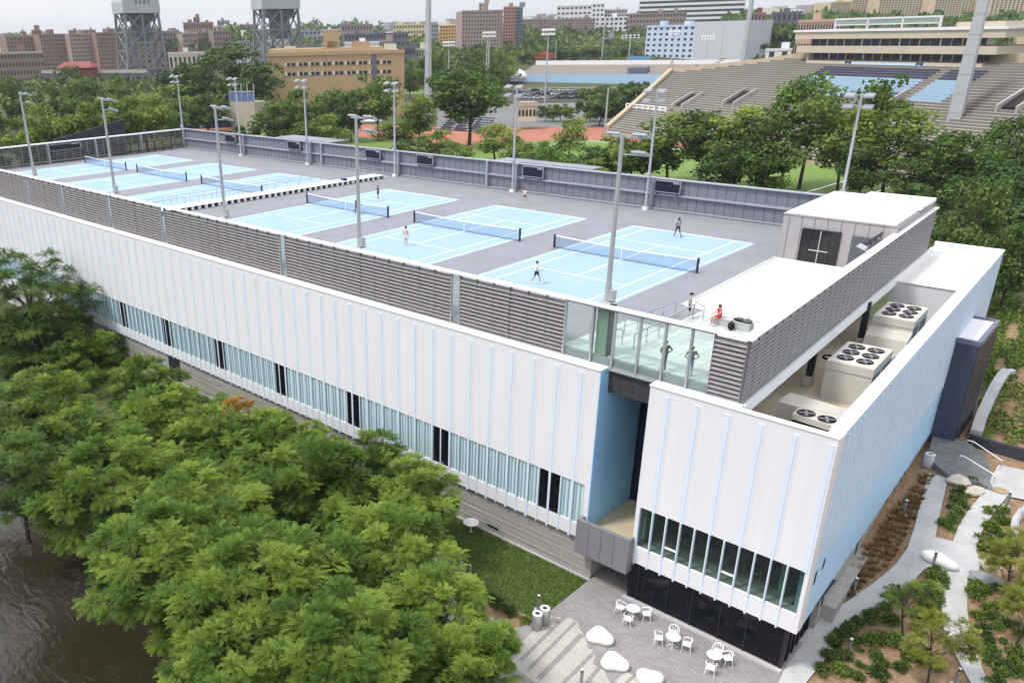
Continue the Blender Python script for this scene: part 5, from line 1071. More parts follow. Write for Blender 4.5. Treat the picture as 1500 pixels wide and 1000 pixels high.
# far woods, one mass
def woods(zones):
    g=np.random.default_rng(9); P=[];S=[]
    for (u0,u1,vt,vb,D0,D1,n,sz) in zones:
        for _ in range(n):
            u=g.uniform(u0,u1); top=vt+4*math.sin(u*.11+vt)+2.5*math.sin(u*.31); f=g.random(); v=vb+(top-vb)*f; D=D0+(D1-D0)*f; P.append(Gd(u,v,D)+g.normal(size=3)*np.array([2,2,.6])); S.append(sz*g.uniform(.5,1.3))
    P=np.array(P);S=np.array(S); nr=unit(rdir(len(P),g)+np.array([0,0,.5])); d=unit(np.cross(nr,rdir(len(P),g))); return quads_mesh('hillside_woods',diamonds(P,d,nr,S,S*.8),g.random(len(P)),leaf_dk)
tag(woods([(610,750,72,112,470,600,5200,2.7),(740,960,62,96,620,740,5500,3.2),(700,960,46,70,740,840,4200,3.8),(1085,1190,42,92,620,760,4200,3.2),(1060,1260,22,48,640,900,4200,4),(430,560,36,62,1100,1500,2200,6),(-30,60,52,62,1500,1900,500,7),(330,380,42,58,800,900,500,4),(480,640,56,70,800,1000,900,4),(1180,1500,24,34,700,850,1600,4),(0,400,118,150,300,420,2600,2.2),(240,345,52,66,760,800,600,4),(1225,1300,14,22,900,1000,300,4)]),'dark woods covering the far hillsides','woods',None,'stuff')
# ================================================================== BACKGROUND: buildings
winm=mat('far_window_dark',(.03,.035,.045),.4); cornice=mat('cornice_cream',(.42,.38,.32),.7)
brA=mat('brick_brown',(.26,.175,.14),.85,var=.12,scale=.15); brB=mat('brick_mauve',(.27,.205,.19),.85,var=.1,scale=.15); brC=mat('brick_tan_pink',(.34,.26,.225),.85,var=.08,scale=.15); tanY=mat('brick_yellow_tan',(.52,.43,.31),.8,var=.06,scale=.2); orT=mat('brick_orange_tan',(.42,.30,.175),.75,var=.07,scale=.3); whB=mat('white_block',(.66,.66,.68),.6); greyB=mat('grey_block',(.26,.27,.31),.7); slateB=mat('slate_block',(.12,.125,.17),.7); creamB=mat('cream_block',(.56,.52,.42),.7); lavB=mat('lavender_concrete',(.48,.49,.54),.7,var=.05,scale=.2); pblB=mat('pale_blue_concrete',(.47,.55,.68),.6); rust=mat('rust_red',(.19,.055,.05),.7)
def bld(label,u0,u1,vt,D,m,fl,cols,depth=18,turn=0,ww=.5,wh=.5,roof=0,cat='apartment block',name='apartment_building',vbase=None,stripes=False,extra=None,winmat=None,band=None,wallname='wall'):
    vm=vt; a=Gd(u0,vm,D); b_=Gd(u1,vm+(-(u1-u0)*.0258),D+turn); zt=(a[2]+b_[2])/2; zb=min(H(a[0],a[1]),H(b_[0],b_[1]))-3
    if vbase is not None: zb=Gd((u0+u1)/2,vbase,D)[2]
    X=Vector((b_[0]-a[0],b_[1]-a[1],0)); w=X.length; X.normalize(); Y=Vector((-X.y,X.x,0))
    t=thing(name,label,cat,(a[0],a[1],zb),math.atan2(X.y,X.x)); h=zt-zb; mb=MB(); mb.box(0,w,0,depth,0,h,0)
    mb.box(-.3,w+.3,-.3,.2,h-.8,h+.5,2 if roof else 0); 
    fh=h/fl if vbase is None else h/fl; cw=w/cols
    for i in range(fl):
        z=i*fh+fh*.3
        if stripes: mb.box(.8,w-.8,-.12,0,z,z+fh*wh,1)
        else:
            for j in range(cols): x=j*cw+cw*(1-ww)/2; mb.box(x,x+cw*ww,-.12,0,z,z+fh*wh,1)
    k=max(2,int(depth/cw)); 
    for i in range(fl):
        z=i*fh+fh*.3
        for j in range(k):
            y=depth*(j+.3)/k; mb.box(w,w+.12,y,y+depth/k*.4,z,z+fh*wh,1)
    mb.build(wallname,[m,winmat or winm,cornice],t)
    r=MB(); n=max(1,int(w/16)) if cat!='booth' else 0; g=random.Random(int(u0*7+vt)); r.box(.6,w-.6,.6,depth-.6,h,h+.25)
    for i in range(n): x=w*(i+.3+.3*g.random())/n; r.box(x,x+3+2*g.random(),4,8,h+.25,h+2.2+1.8*g.random())
    r.build('roof',extra or m,t); return t,w,h
LB='brown apartment buildings across the river'
bld('brown apartment building with a cream cornice at the left edge',-45,62,79,560,brA,6,22,20,0,.45,.5,1)
for a in [(8,57,55,735,brA,'leftmost slab of the long brown apartment row'),(57,101,51.5,722,brA,'second slab of the long brown apartment row, with a raised stair head'),(101,140,50.5,715,brC,'third slab of the long brown apartment row'),(140,181,49,708,brA,'fourth slab of the long brown apartment row, left of the bridge tower')]: bld(a[5],a[0],a[1],a[2],a[3],a[4],13,10,22,6,.4,.45,0)
bld('stair head tower rising behind the long brown apartment row',46,60,45,760,brA,15,4)
for a in [(181,238,48,760,brA,'brown slab behind the left bridge tower'),(239,266,48,770,brB,'first slab right of the left bridge tower'),(267,289,50,760,brC,'second slab right of the left bridge tower'),(290,311,48,770,brB,'third slab right of the left bridge tower'),(312,338,46.5,760,brB,'fourth slab right of the left bridge tower')]: bld(a[5],a[0],a[1],a[2],a[3],a[4],9,6,20,5,.4,.5)
bld('low cream row of garages in front of the slabs',246,300,78,560,creamB,2,8,14)
bld('brick school with a stepped silhouette on the skyline',268,312,34,1050,brA,5,12,20); bld('central tower of the stepped brick school',283,292,26,1052,brA,7,2,8)
for i,a in enumerate([(318,336,31,1200,greyB),(312,342,39,1000,creamB),(352,376,37,1050,brB),(340,365,52,820,whB),(376,392,44,1000,brC),(440,470,46,1150,greyB),(470,500,44,1200,creamB)]): bld(['tall grey block on the skyline between the bridge towers','cream block below the tall grey skyline block','mauve block left of the right bridge tower','low white house left of the right bridge tower','pink block behind the right bridge tower','grey block right of the right bridge tower','cream block above the tan school roof'][i],a[0],a[1],a[2],a[3],a[4],6,5,14)
for i,a in enumerate([(100,140,45,1400,brB),(150,182,43,1500,brC),(185,235,43,1450,brB),(236,262,46,1300,brA)]): bld(['far mauve block showing above the long brown row, left','far pink block showing above the long brown row','far mauve block behind the left bridge tower','far brown block right of the left bridge tower'][i],a[0],a[1],a[2],a[3],a[4],7,8,14)
bld('long slate-coloured apartment row above the tan school',504,598,51,820,slateB,5,18,16,8); bld('grey-brown apartment row behind the slate-coloured one',500,545,37,1000,brB,5,10,14); bld('yellow apartment block on the far hill',576,626,37,1000,mat('yellow_block',(.60,.52,.30),.7),6,12,16); bld('bluish block right of the yellow one, behind the tall mast',628,642,36,980,greyB,6,4,12); bld('orange apartment block left of the brick tower',644,682,38,900,mat('orange_block',(.55,.33,.10),.7),7,9,16)
bld('white low sheds behind the tan school roof',505,555,63,560,whB,2,6,10); bld('brown house left of the tall mast',555,575,60,600,brC,3,4,10); bld('dark house with pale stripes right of the tan school',592,608,70,520,slateB,5,3,10,0,.7,.4); bld('small white house right of the tan school',610,625,72,530,creamB,4,4,10)
bld('tall tan brick apartment tower in the middle of the skyline',677,737,17,660,brC,14,14,26,6,.42,.45); bld('lift house tower on the tall tan brick tower',702,715,6,672,brC,16,3,10)
bld('pink brick slab right of the tall tan tower',738,757,11,720,mat('brick_pink',(.36,.20,.16),.8),14,5,16); bld('teal glass slab beside the pink brick slab',757,766,11,724,mat('teal_block',(.16,.24,.26),.4),14,3,14)
bld('long mauve brick row, left half',738,800,30,880,brB,6,16,16,0,.42,.5); bld('long mauve brick row, right half',800,872,29.5,875,brB,6,18,16,0,.42,.5); bld('pale stone base wall below the long mauve brick row',795,863,54,860,creamB,2,8,10)
bld('white hospital wing with four rows of windows',816,880,9,930,whB,6,10,24,0,.6,.35); bld('white hospital tower joining the two wings',868,886,6,925,whB,7,3,20); bld('grey hospital wing right of the white one',886,919,15,935,mat('hospital_grey',(.40,.39,.38),.7),6,8,20); bld('white low hospital wing below the grey one',880,920,26,900,whB,4,6,14)
bld('white high-rise with long dark window bands, top cut by the frame',938,1096,-14,960,whB,9,20,30,0,.5,.45,stripes=True); bld('mauve brick row below the white high-rise',918,1006,21,900,brB,4,18,14)
bld('grey small apartment house in the dark woods',881,899,56,760,greyB,5,6,10,0,.5,.55)
for i,a in enumerate([(1218,1250,4),(1250,1290,-2),(1290,1330,-3),(1330,1372,-4),(1372,1412,-3),(1412,1455,-5),(1455,1510,-6)]): bld('yellow-tan balconied apartment tower, '+['leftmost of the row at upper right','second of the row at upper right','third of the row at upper right','fourth of the row at upper right','fifth of the row at upper right, behind the tilted mast','sixth of the row at upper right','seventh of the row, cut by the right edge'][i],a[0],a[1],a[2],900+10*(i%2),tanY,14,9,24,12,.42,.5)
bld('pink brick school behind the left end of the press box',1170,1236,31,470,mat('brick_pale_pink',(.50,.33,.27),.8),4,16,14,0,.5,.5); bld('dark house on the wooded hill left of the press box',1132,1176,19,720,slateB,3,6,12); bld('brick house with a red roof on the hill',1100,1122,20,740,brA,3,4,10,extra=rust); bld('white low building with a dark window beside the stand rim',1122,1160,73,590,whB,1,2,10,0,.4,.6); bld('yellow ornate building with brown lower floors at the right edge',1473,1520,38,440,tanY,5,8,14,0,.4,.5)
bld('far pale house on the woods edge above the red roofed shed',862,876,72,680,creamB,2,2,8); bld('red brick shed behind the far stand',779,813,80,640,mat('red_shed',(.38,.09,.05),.7),1,4,10,0,.3,.3)
# pale blue building with a blank side
t,w,h=bld('pale blue-grey building with small square windows in the middle right',948,1020,39,660,pblB,7,8,30,-26,.42,.42); 
a=Gd(1020,36,634); b_=Gd(1096,28,615); zb=H(a[0],a[1])-2; mb=MB(); X=b_-a; Y=np.array([-X[1],X[0],0]); Y=Y/np.linalg.norm(Y)*30
P=[a,b_,b_+Y,a+Y]; mb.prism([(q[0]-t.location.x,q[1]-t.location.y) for q in P],0,a[2]-t.location.z+1.5); o=mb.build('side_wing',lavB,t); o.matrix_parent_inverse=Matrix.Rotation(-t.rotation_euler.z,4,'Z')
# tan school
t,w,h=bld('long orange-tan school building with two rows of windows',392,592,80,335,orT,1,1,40,0,.01,.01,0,'school','school_building',extra=creamB)
fw_=mat('school_frame_white',(.7,.68,.62),.6)
for r,(z0_,z1_) in enumerate([(.40,.53),(.74,.86)]):
    zz0,zz1=None,None
    p0_=Gd(500,95 if r else 109,335)[2]-t.location.z; p1_=Gd(500,90.5 if r else 104.5,335)[2]-t.location.z
    for k in range(9):
        x=w*(.135+.088*k)
        if x+w*.06>w: break
        b=MB(); b.box(x,x+w*.062,-.12,-.0,p0_,p1_,0); o=b.build('window',winm,t); b=MB(); b.box(x-.6,x,-.16,0,p0_-.1,p1_+.1); b.box(x+w*.031-.12,x+w*.031+.12,-.16,-.12,p0_,p1_); b.build('window_frame',fw_,o)
b=MB(); x=w*.76; b.box(x,x+w*.035,-.2,0,h*.40,h*.99); b.build('stair_window',slateB,t)
b=MB(); b.box(w*.0,w*.85,3,30,h+.26,h+1.6); b.box(w*.41,w*.53,4,14,h+1.6,h+7.5); b.box(w*.62,w*.75,6,16,h+1.6,h+3.6); b.build('roof_house',[orT],t)
# small far-off houses that read as one mass
g=random.Random(4); mb=MB()
for _ in range(420):
    u=g.uniform(-20,1180); D=g.uniform(1300,2600); p=Gd(u,40,D); z=H(p[0],p[1]); w=g.uniform(10,36); h=g.uniform(6,19); mb.box(p[0]-w/2,p[0]+w/2,p[1]-w/3,p[1]+w/3,z-5,z+h,g.randrange(5))
tag(mb.build('distant_city',[brB,creamB,greyB,brC,whB]),'far-off rooftops along the skyline','city',None,'stuff')
# ================================================================== LIFT BRIDGE TOWERS
brs=mat('bridge_steel',(.175,.195,.225),.55,var=.1,scale=.05); brd=mat('bridge_steel_dark',(.12,.13,.16),.6)
def bridge_tower(label,u0,u1,vb,vt,D,legs_base=True):
    c=Gd((u0+u1)/2,vb,D); W_=(u1-u0)/pxm(c); zb=c[2]; zt=Gd((u0+u1)/2,vt,D)[2]; hh=zt-zb; d=c[:2]-CAM[:2]; yaw=math.atan2(d[1],d[0])-PI/2+.35
    t=thing('bridge_tower',label,'bridge tower',c,yaw); wb=W_*.43; wt=W_*.36; db=W_*.30; s=W_*.031
    z1=hh*.76; lv=[0,z1*.33,z1*.66,z1]
    def L_(sx,sy,z): f=z/z1; q=wb+(wt-wb)*f; return (sx*q,sy*db,z)
    for sx in (-1,1):
        for sy in (-1,1): b=MB(); b.bar(L_(sx,sy,-25),L_(sx,sy,z1),s*1.5,s*1.5); b.build('leg',brs,t)
    b=MB()
    for sy in (-1,1):
        b.bar((0,sy*db,-20),(0,sy*db,z1),s*1.3,s*1.3)
        for a_,c_ in zip(lv,lv[1:]):
            for x0,x1 in ((-1,0),(0,1)):
                A=L_(x0,sy,a_) if x0 else (0,sy*db,a_); Bq=L_(x1,sy,c_) if x1 else (0,sy*db,c_); b.bar(A,Bq,s*.7,s*.7)
            for x0 in (-1,1): b.bar(L_(x0,sy,c_),(0,sy*db,a_),s*.7,s*.7) if x0<0 else None
            b.bar(L_(-1,sy,c_),L_(1,sy,c_),s*.8,s*.8)
    for sx in (-1,1):
        for a_,c_ in zip(lv,lv[1:]): b.bar(L_(sx,-1,a_),L_(sx,1,c_),s*.7,s*.7); b.bar(L_(sx,1,a_),L_(sx,-1,c_),s*.7,s*.7); b.bar(L_(sx,-1,c_),L_(sx,1,c_),s*.8,s*.8)
    b.build('bracing',brs,t)
    b=MB(); n=10
    top=[(-wt*1.12,z1)]+[(-wt*1.12+wt*.42*(1-math.cos(a)),z1+hh*.13+hh*.11*math.sin(a)) for a in np.linspace(0,PI/2,6)]+[(wt*1.12-wt*.42*(1-math.cos(a)),z1+hh*.13+hh*.11*math.sin(a)) for a in np.linspace(PI/2,0,6)]+[(wt*1.12,z1)]
    k=len(top); b.add([(x,-db*1.15,z) for x,z in top]+[(x,db*1.15,z) for x,z in top],[tuple(range(k)),tuple(range(2*k-1,k-1,-1))]+[(i,k+i,k+(i+1)%k,(i+1)%k) for i in range(k)])
    for i in range(4): x=-wt*.35+i*wt*.25; b.box(x,x+wt*.1,-db*1.15-.15,-db*1.15,z1+hh*.12,z1+hh*.17,1)
    b.build('sheave_house',[mat('sheave_house_grey',(.38,.42,.47),.5,var=.06,scale=.1),brd],t)
    b=MB(); b.box(-wt*.3,wt*.5,-db*.5,db*.5,z1*.5,z1*.98); b.box(-wt*.8,wt*.9,-db*.7,db*.7,z1*.86,z1); b.build('counterweight',brd,t)
    b=MB(); b.box(-wb*1.8,wb*1.8,-db*.8,db*.8,-2.5,-.5); b.box(-wb*1.4,wb*1.4,-db*1.1,db*1.1,-12,-10); 
    for x in np.linspace(-wb*1.7,wb*1.7,9): b.bar((x,-db,-11),(x+wb*.2,-db,-2),s*.6,s*.6); b.bar((x+wb*.4,-db,-11),(x+wb*.2,-db,-2),s*.6,s*.6)
    b.build('deck_truss',brd,t); return t
bridge_tower('grey steel lift bridge tower with a curved top, at the left',176,243,100,-6,600); bridge_tower('grey steel lift bridge tower farther right, above the tan school',374,444,100,-14,680)
# elevated railway and station
def linebox(name,label,cat,pa,pb,w,h,m,z0=None,parts=()):
    pa=np.array(pa);pb=np.array(pb); t=thing(name,label,cat,pa); d=pb-pa; n_=np.array([-d[1],d[0],0]);n_=n_/np.linalg.norm(n_)*w/2; b=MB(); b.hexa([-n_,d-n_,d+n_,n_],[-n_+[0,0,h],d-n_+[0,0,h],d+n_+[0,0,h],n_+[0,0,h]]); b.build('deck',m,t); return t,d,n_
t,d,n_=linebox('elevated_railway','dark elevated railway line below the long brown apartments','railway',Gd(62,113,520),Gd(215,112,520),9,2.0,brd)
for k in range(12):
    b=MB(); p=d*k/11; b.box(p[0]-.5,p[0]+.5,p[1]-.5,p[1]+.5,-16,0); b.build('pier',brd,t)
b=MB(); e=np.array([0,0,2.0]); b.hexa([-n_*.9+e,d-n_*.9+e,d-n_*.8+e,-n_*.8+e],[-n_*.9+e+[0,0,1.6],d-n_*.9+e+[0,0,1.6],d-n_*.8+e+[0,0,1.6],-n_*.8+e+[0,0,1.6]]); b.build('parapet',creamB,t)
c=Gd(117,112,515); t=thing('station_house','red roofed station house on the elevated railway','station',c,.5); b=MB(); b.box(-9,9,-4,4,0,4.5); b.build('wall',rust,t); b=MB(); b.hexa([(-11,-5.5,4.5),(11,-5.5,4.5),(11,5.5,4.5),(-11,5.5,4.5)],[(-8,-.4,7.5),(8,-.4,7.5),(8,.4,7.5),(-8,.4,7.5)]); b.build('roof',mat('roof_red',(.24,.06,.055),.6),t); b=MB(); b.hexa([(-14,-3,-9),(-11,-3,-9),(-11,0,-9),(-14,0,-9)],[(-5,-3,4),(-3,-3,4),(-3,0,4),(-5,0,4)]); b.build('stairway',rust,t)
# ================================================================== SPORTS GROUNDS
tr=mat('running_track_red',(.36,.145,.095),.85,var=.06,scale=.2); turf=mat('field_turf',(.11,.19,.04),.9,var=.14,scale=.08); turf2=mat('field_turf_light',(.145,.225,.05),.9,var=.1,scale=.05)
zF=-11.05
def sheet(name,px,z,m): b=MB(); b.poly([tuple(Gz(u,v,z)) for u,v in px]); return struct(name,b,m)
sheet('playing_field',[(430,222),(640,236),(1100,300),(1520,345),(1520,262),(1300,244),(1060,222),(850,204),(640,214),(520,200)],zF,turf2)
sheet('running_track',[(640,214),(850,204),(1060,222),(1300,244),(1520,262),(1520,238),(1300,226),(1060,204),(905,190),(895,186),(760,187),(640,186),(520,182),(520,200)],zF+.01,tr)
b=MB()
for (a,c) in [((860,206),(1060,225)),((1060,225),(1300,247)),((1300,247),(1520,266)),((1180,282),(1260,258)),((1240,300),(1330,262)),((1330,330),(1420,285)),((660,222),(860,208))]:
    p=Gz(*a,zF+.03);q=Gz(*c,zF+.03); d=q-p; d/=np.linalg.norm(d); n_=np.array([-d[1],d[0],0])*.22; b.quad(p-n_,p+n_,q+n_,q-n_)
struct('field_marking',b,linewhite)
sheet('service_road',[(640,186),(760,187),(895,186),(925,172),(960,140),(940,128),(862,150),(760,152),(640,160)],zF-.03,mat('worn_asphalt',(.17,.17,.17),.9,var=.12,scale=.2))
sheet('parking_lot',[(735,150),(868,148),(862,129),(735,131)],zF,mat('asphalt',(.06,.06,.065),.9,var=.1,scale=.5))
sheet('soccer_field',[(735,131),(862,129),(960,128),(960,118),(740,119)],zF+.01,turf2); sheet('far_field',[(590,138),(625,138),(625,124),(595,124)],zF,turf2)
sheet('baseball_infield',[(255,196),(345,193),(380,200),(395,204),(395,190),(345,186),(255,188)],zF+.02,tr); sheet('baseball_outfield',[(345,188),(395,190),(420,204),(380,205)],zF+.04,turf2)
# stand on an inclined plane
P0=np.array([-95.,179.7]); P1=np.array([-29.4,151.4]); sd_=(P1-P0)/np.linalg.norm(P1-P0); nd=np.array([-sd_[1],sd_[0]]); ZS=-10.3; SL=.475
def onstand(u,v):
    d=ray(u,v); A=CAM[:2]-P0; t=-( (A@nd)*SL+ZS-CAM[2])/((d[:2]@nd)*SL-d[2]); p=CAM+t*d; q=p[:2]-P0; return q@sd_,q@nd
def sp(s,d,dz=0): q=P0+sd_*s+nd*d; return (q[0],q[1],ZS+SL*d+dz)
def Vp(u,v,dd):
    d=ray(u,v); t=(dd-(CAM[:2]-P0)@nd)/(d[:2]@nd); p=CAM+t*d; return (p[:2]-P0)@sd_,p[2]
ST=thing('stadium_stand','large concrete stadium stand with stepped rows and blue seats under a press box','stadium stand',(0,0,0))
edge_=[onstand(u,v) for u,v in [(891,191),(938,150),(985,107),(1020,104),(1100,95),(1182,84)]]
es=[e[0] for e in edge_]; ed=[e[1] for e in edge_]; ed=list(np.maximum.accumulate(ed)); dmax=onstand(1182,84)[1]
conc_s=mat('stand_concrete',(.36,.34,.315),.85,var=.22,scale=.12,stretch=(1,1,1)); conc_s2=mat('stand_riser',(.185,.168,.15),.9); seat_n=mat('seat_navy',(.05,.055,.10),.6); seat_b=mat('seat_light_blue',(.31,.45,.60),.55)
TR=1.05; NR=int(dmax/TR); b=MB(); sA=onstand(1168,110); sR=onstand(1560,150)[0]+14
seatL=onstand(1178,120)[0]; seatR=onstand(1442,120)[0]; seatR2=onstand(1405,150)[0]; d_n0=onstand(1300,121)[1]; d_n1=onstand(1300,104)[1]; d_b0=onstand(1300,152)[1]
for i in range(NR):
    d=i*TR; z=ZS+SL*d; sl=float(np.interp(d,ed,es)); segs=[(sl,sR,0)]
    if d_b0<d<d_n1:
        mi=2 if d>d_n0 else 3; r=seatR-2; segs=[(sl,seatL,0),(seatL,r-11,mi),(r-11,r-8,0),(r-8,r,mi),(r,sR,0)]
    for s0,s1,mi in segs:
        if s1<=s0: continue
        q=lambda s,dd,zz:(*(P0+sd_*s+nd*dd),zz)
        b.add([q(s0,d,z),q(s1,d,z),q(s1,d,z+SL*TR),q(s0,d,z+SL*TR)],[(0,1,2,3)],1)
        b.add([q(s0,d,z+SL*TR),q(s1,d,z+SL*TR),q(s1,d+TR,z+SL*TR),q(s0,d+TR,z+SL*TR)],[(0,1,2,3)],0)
        if mi: b.hexa([q(s0,d+.35,z+SL*TR),q(s1,d+.35,z+SL*TR),q(s1,d+.85,z+SL*TR),q(s0,d+.85,z+SL*TR)],[q(s0,d+.35,z+SL*TR+.45),q(s1,d+.35,z+SL*TR+.45),q(s1,d+.85,z+SL*TR+.45),q(s0,d+.85,z+SL*TR+.45)],mi)
b.build('seating_rows',[conc_s,conc_s2,seat_n,seat_b],ST)
b=MB(); base=[sp(s,0) for s in (es[0],sR)]; q0=P0+sd_*es[0]; q1=P0+sd_*sR; b.quad((q0[0],q0[1],-13),(q1[0],q1[1],-13),(q1[0],q1[1],ZS+.0),(q0[0],q0[1],ZS)); 
k0=P0+sd_*es[-1]+nd*dmax; k1=P0+sd_*sR+nd*dmax; zt_=ZS+SL*dmax
b.prism([tuple(k0),tuple(k1),tuple(k1+nd*1.5),tuple(k0+nd*1.5)],-13,zt_+1.2)
rim=[P0+sd_*s+nd*d for s,d in zip(es,ed)]; rz=[ZS+SL*d for d in ed]
for (a,za),(c,zc) in zip(zip(rim,rz),list(zip(rim,rz))[1:]):
    dd=c-a; n_=np.array([-dd[1],dd[0]])/np.linalg.norm(dd)*1.3; b.hexa([(*a,-13),(*c,-13),(*(c+n_),-13),(*(a+n_),-13)],[(*a,za+1.3),(*c,zc+1.3),(*(c+n_),zc+1.3),(*(a+n_),za+1.3)])
b.build('rim_wall',mat('rim_tan_concrete',(.44,.37,.27),.8,var=.08,scale=.2),ST)
for u,v in [(1030,105),(1105,100),(1440,110),(1490,110),(975,125)]:
    b=MB(); s,d=onstand(u,v)
    i0=int(d*.25/TR); 
    for i in range(i0,int(min(dmax,d+12)/TR)): 
        q=lambda s_,dd,zz:(*(P0+sd_*s_+nd*dd),zz); z=ZS+SL*i*TR; b.hexa([q(s-.7,i*TR-.03,z),q(s+.7,i*TR-.03,z),q(s+.7,i*TR+.6,z),q(s-.7,i*TR+.6,z)],[q(s-.7,i*TR-.03,z+SL*TR*.5),q(s+.7,i*TR-.03,z+SL*TR*.5),q(s+.7,i*TR+.6,z+SL*TR*.5),q(s-.7,i*TR+.6,z+SL*TR*.5)])
    b.build('aisle_steps',conc_s2,ST)
for u,v in [(1283,160),(1070,155),(995,158),(1478,163)]:
    s,d=onstand(u,v); b=MB(); q=lambda s_,dd,zz:(*(P0+sd_*s_+nd*dd),zz); z=ZS+SL*d
    for e in (-2.2,1.7): b.hexa([q(s+e,d-1,z-1),q(s+e+.5,d-1,z-1),q(s+e+.5,d+6,z-1),q(s+e,d+6,z-1)],[q(s+e,d-1,z+1.1),q(s+e+.5,d-1,z+1.1),q(s+e+.5,d+6,z+SL*6+1.3),q(s+e,d+6,z+SL*6+1.3)],0)
    b.hexa([q(s-1.7,d+.2,z),q(s+1.7,d+.2,z),q(s+1.7,d+5.9,z),q(s-1.7,d+5.9,z)],[q(s-1.7,d+.2,z+.75),q(s+1.7,d+.2,z+.75),q(s+1.7,d+5.9,z+SL*6+.6),q(s-1.7,d+5.9,z+SL*6+.6)],1); b.build('portal',[conc_s,black],ST)
# white barrier block in the lower left rows
s,d=onstand(935,162); b=MB(); q=lambda s_,dd,zz:(*(P0+sd_*s_+nd*dd),zz); z=ZS+SL*d
for k in range(8): b.bar(q(s-6+2.6*k,d,z),q(s-6+2.6*k,d,z+1.6),.25)
b.bar(q(s-6,d,z+1.6),q(s+12.2,d,z+1.6),.25); b.bar(q(s-6,d,z+.8),q(s+12.2,d,z+.8),.25); b.build('barrier',whitetrim,ST)
# press box
PBX=thing('press_box','long tan press box with dark window bands and a pale blue banner','press box',(0,0,0)); DP=dmax-3
sL_=Vp(1180,95,DP)[0]; sRt=Vp(1440,90,DP)[0]; lev=[Vp(1300,v,DP)[1] for v in (105,91,78.5,67.5,56.5,45.5)]
def slab(z0,z1,s0,s1,d0,d1,mi=0,bb=None): (bb or b).prism([tuple(P0+sd_*s0+nd*d0),tuple(P0+sd_*s1+nd*d0),tuple(P0+sd_*s1+nd*d1),tuple(P0+sd_*s0+nd*d1)],z0,z1,mi)
rtan=mat('press_box_tan',(.50,.43,.35),.7,var=.05,scale=.1); b=MB(); slab(lev[0]-4,lev[1],sL_,sRt,DP,DP+14); slab(lev[2],lev[3],sL_-3,sRt+3,DP-.9,DP+14); slab(lev[4],lev[5],sL_-3.5,sRt+4.5,DP-1.6,DP+14); slab(lev[1],lev[2],sL_,sL_+.4,DP,DP+14)
b.build('wall',rtan,PBX); b=MB(); slab(lev[5],lev[5]+.5,sL_-4,sRt+5,DP-2,DP+14.5); b.build('roof',whB,PBX)
for (za,zb_,off) in ((lev[1],lev[2],1.6),(lev[3],lev[4],.2)):
    n=9
    for k in range(n):
        s0=sL_+.5+(sRt-sL_-1)*k/n; s1=sL_+.5+(sRt-sL_-1)*(k+1)/n; b=MB(); slab(za,zb_,s0+.3,s1-.0,DP+off,DP+off+.2); o=b.build('window',mat('press_glass',(.05,.06,.085),.15),PBX); b=MB(); slab(za,zb_,s0,s0+.3,DP+off-.3,DP+off+.2); slab(za,zb_,(s0+s1)/2,(s0+s1)/2+.12,DP+off-.1,DP+off); b.build('mullion',whB if k%2 else rtan,o)
b=MB(); slab(lev[0]+.4,lev[1]-.2,Vp(1235,97,DP)[0],Vp(1356,97,DP)[0],DP-.12,DP-.01); o=b.build('banner',mat('banner_blue',(.42,.62,.80),.6),PBX)
for u in (1242,1347):
    s=Vp(u,97,DP)[0]; zc=(lev[0]+lev[1])/2+.1; r=1.05; b=MB(); pts=[(-.8,1),(0,.8),(.8,1),(.9,0),(.5,-.75),(0,-1.1),(-.5,-.75),(-.9,0)]
    lo=[(*(P0+sd_*(s+x*r)+nd*(DP-.2)),zc+y*r) for x,y in pts]; hi=[(*(P0+sd_*(s+x*r)+nd*(DP-.13)),zc+y*r) for x,y in pts]; b.hexa(lo,hi,0)
    lo=[(*(P0+sd_*(s+x*r*.45)+nd*(DP-.24)),zc+y*r*.45) for x,y in pts]; hi=[(*(P0+sd_*(s+x*r*.45)+nd*(DP-.201)),zc+y*r*.45) for x,y in pts]; b.hexa(lo,hi,1); b.build('crest',[mat('crest_navy',(.02,.04,.14),.6),whB],PBX)
# rooftop screen on the press box
b=MB(); s0=Vp(1233,30,DP)[0]; s1=Vp(1388,26,DP)[0]; zt_=Vp(1310,25,DP)[1]; z0_=lev[5]+.5
for k in range(4): slab(z0_,zt_,s0+(s1-s0)*k/3-.2,s0+(s1-s0)*k/3+.2,DP-2,DP-1.6)
slab(zt_-.4,zt_,s0,s1,DP-2,DP-1.5); slab(z0_+(zt_-z0_)*.35,z0_+(zt_-z0_)*.45,s0,s1,DP-2,DP-1.5); slab(zt_-.05,zt_,s0,s1,DP-1.5,DP+6)
b.build('roof_screen_frame',whB,PBX); b=MB(); slab(z0_+(zt_-z0_)*.45,zt_-.4,s0,s1,DP-1.9,DP-1.7); b.build('roof_screen_glass',glass('roof_glass',(.8,.88,.88),.6,col=(.45,.55,.55)),PBX)
b=MB(); slab(z0_,zt_-1.5,s1+1,s1+12,DP+2,DP+8); b.build('roof_cabin',rtan,PBX)
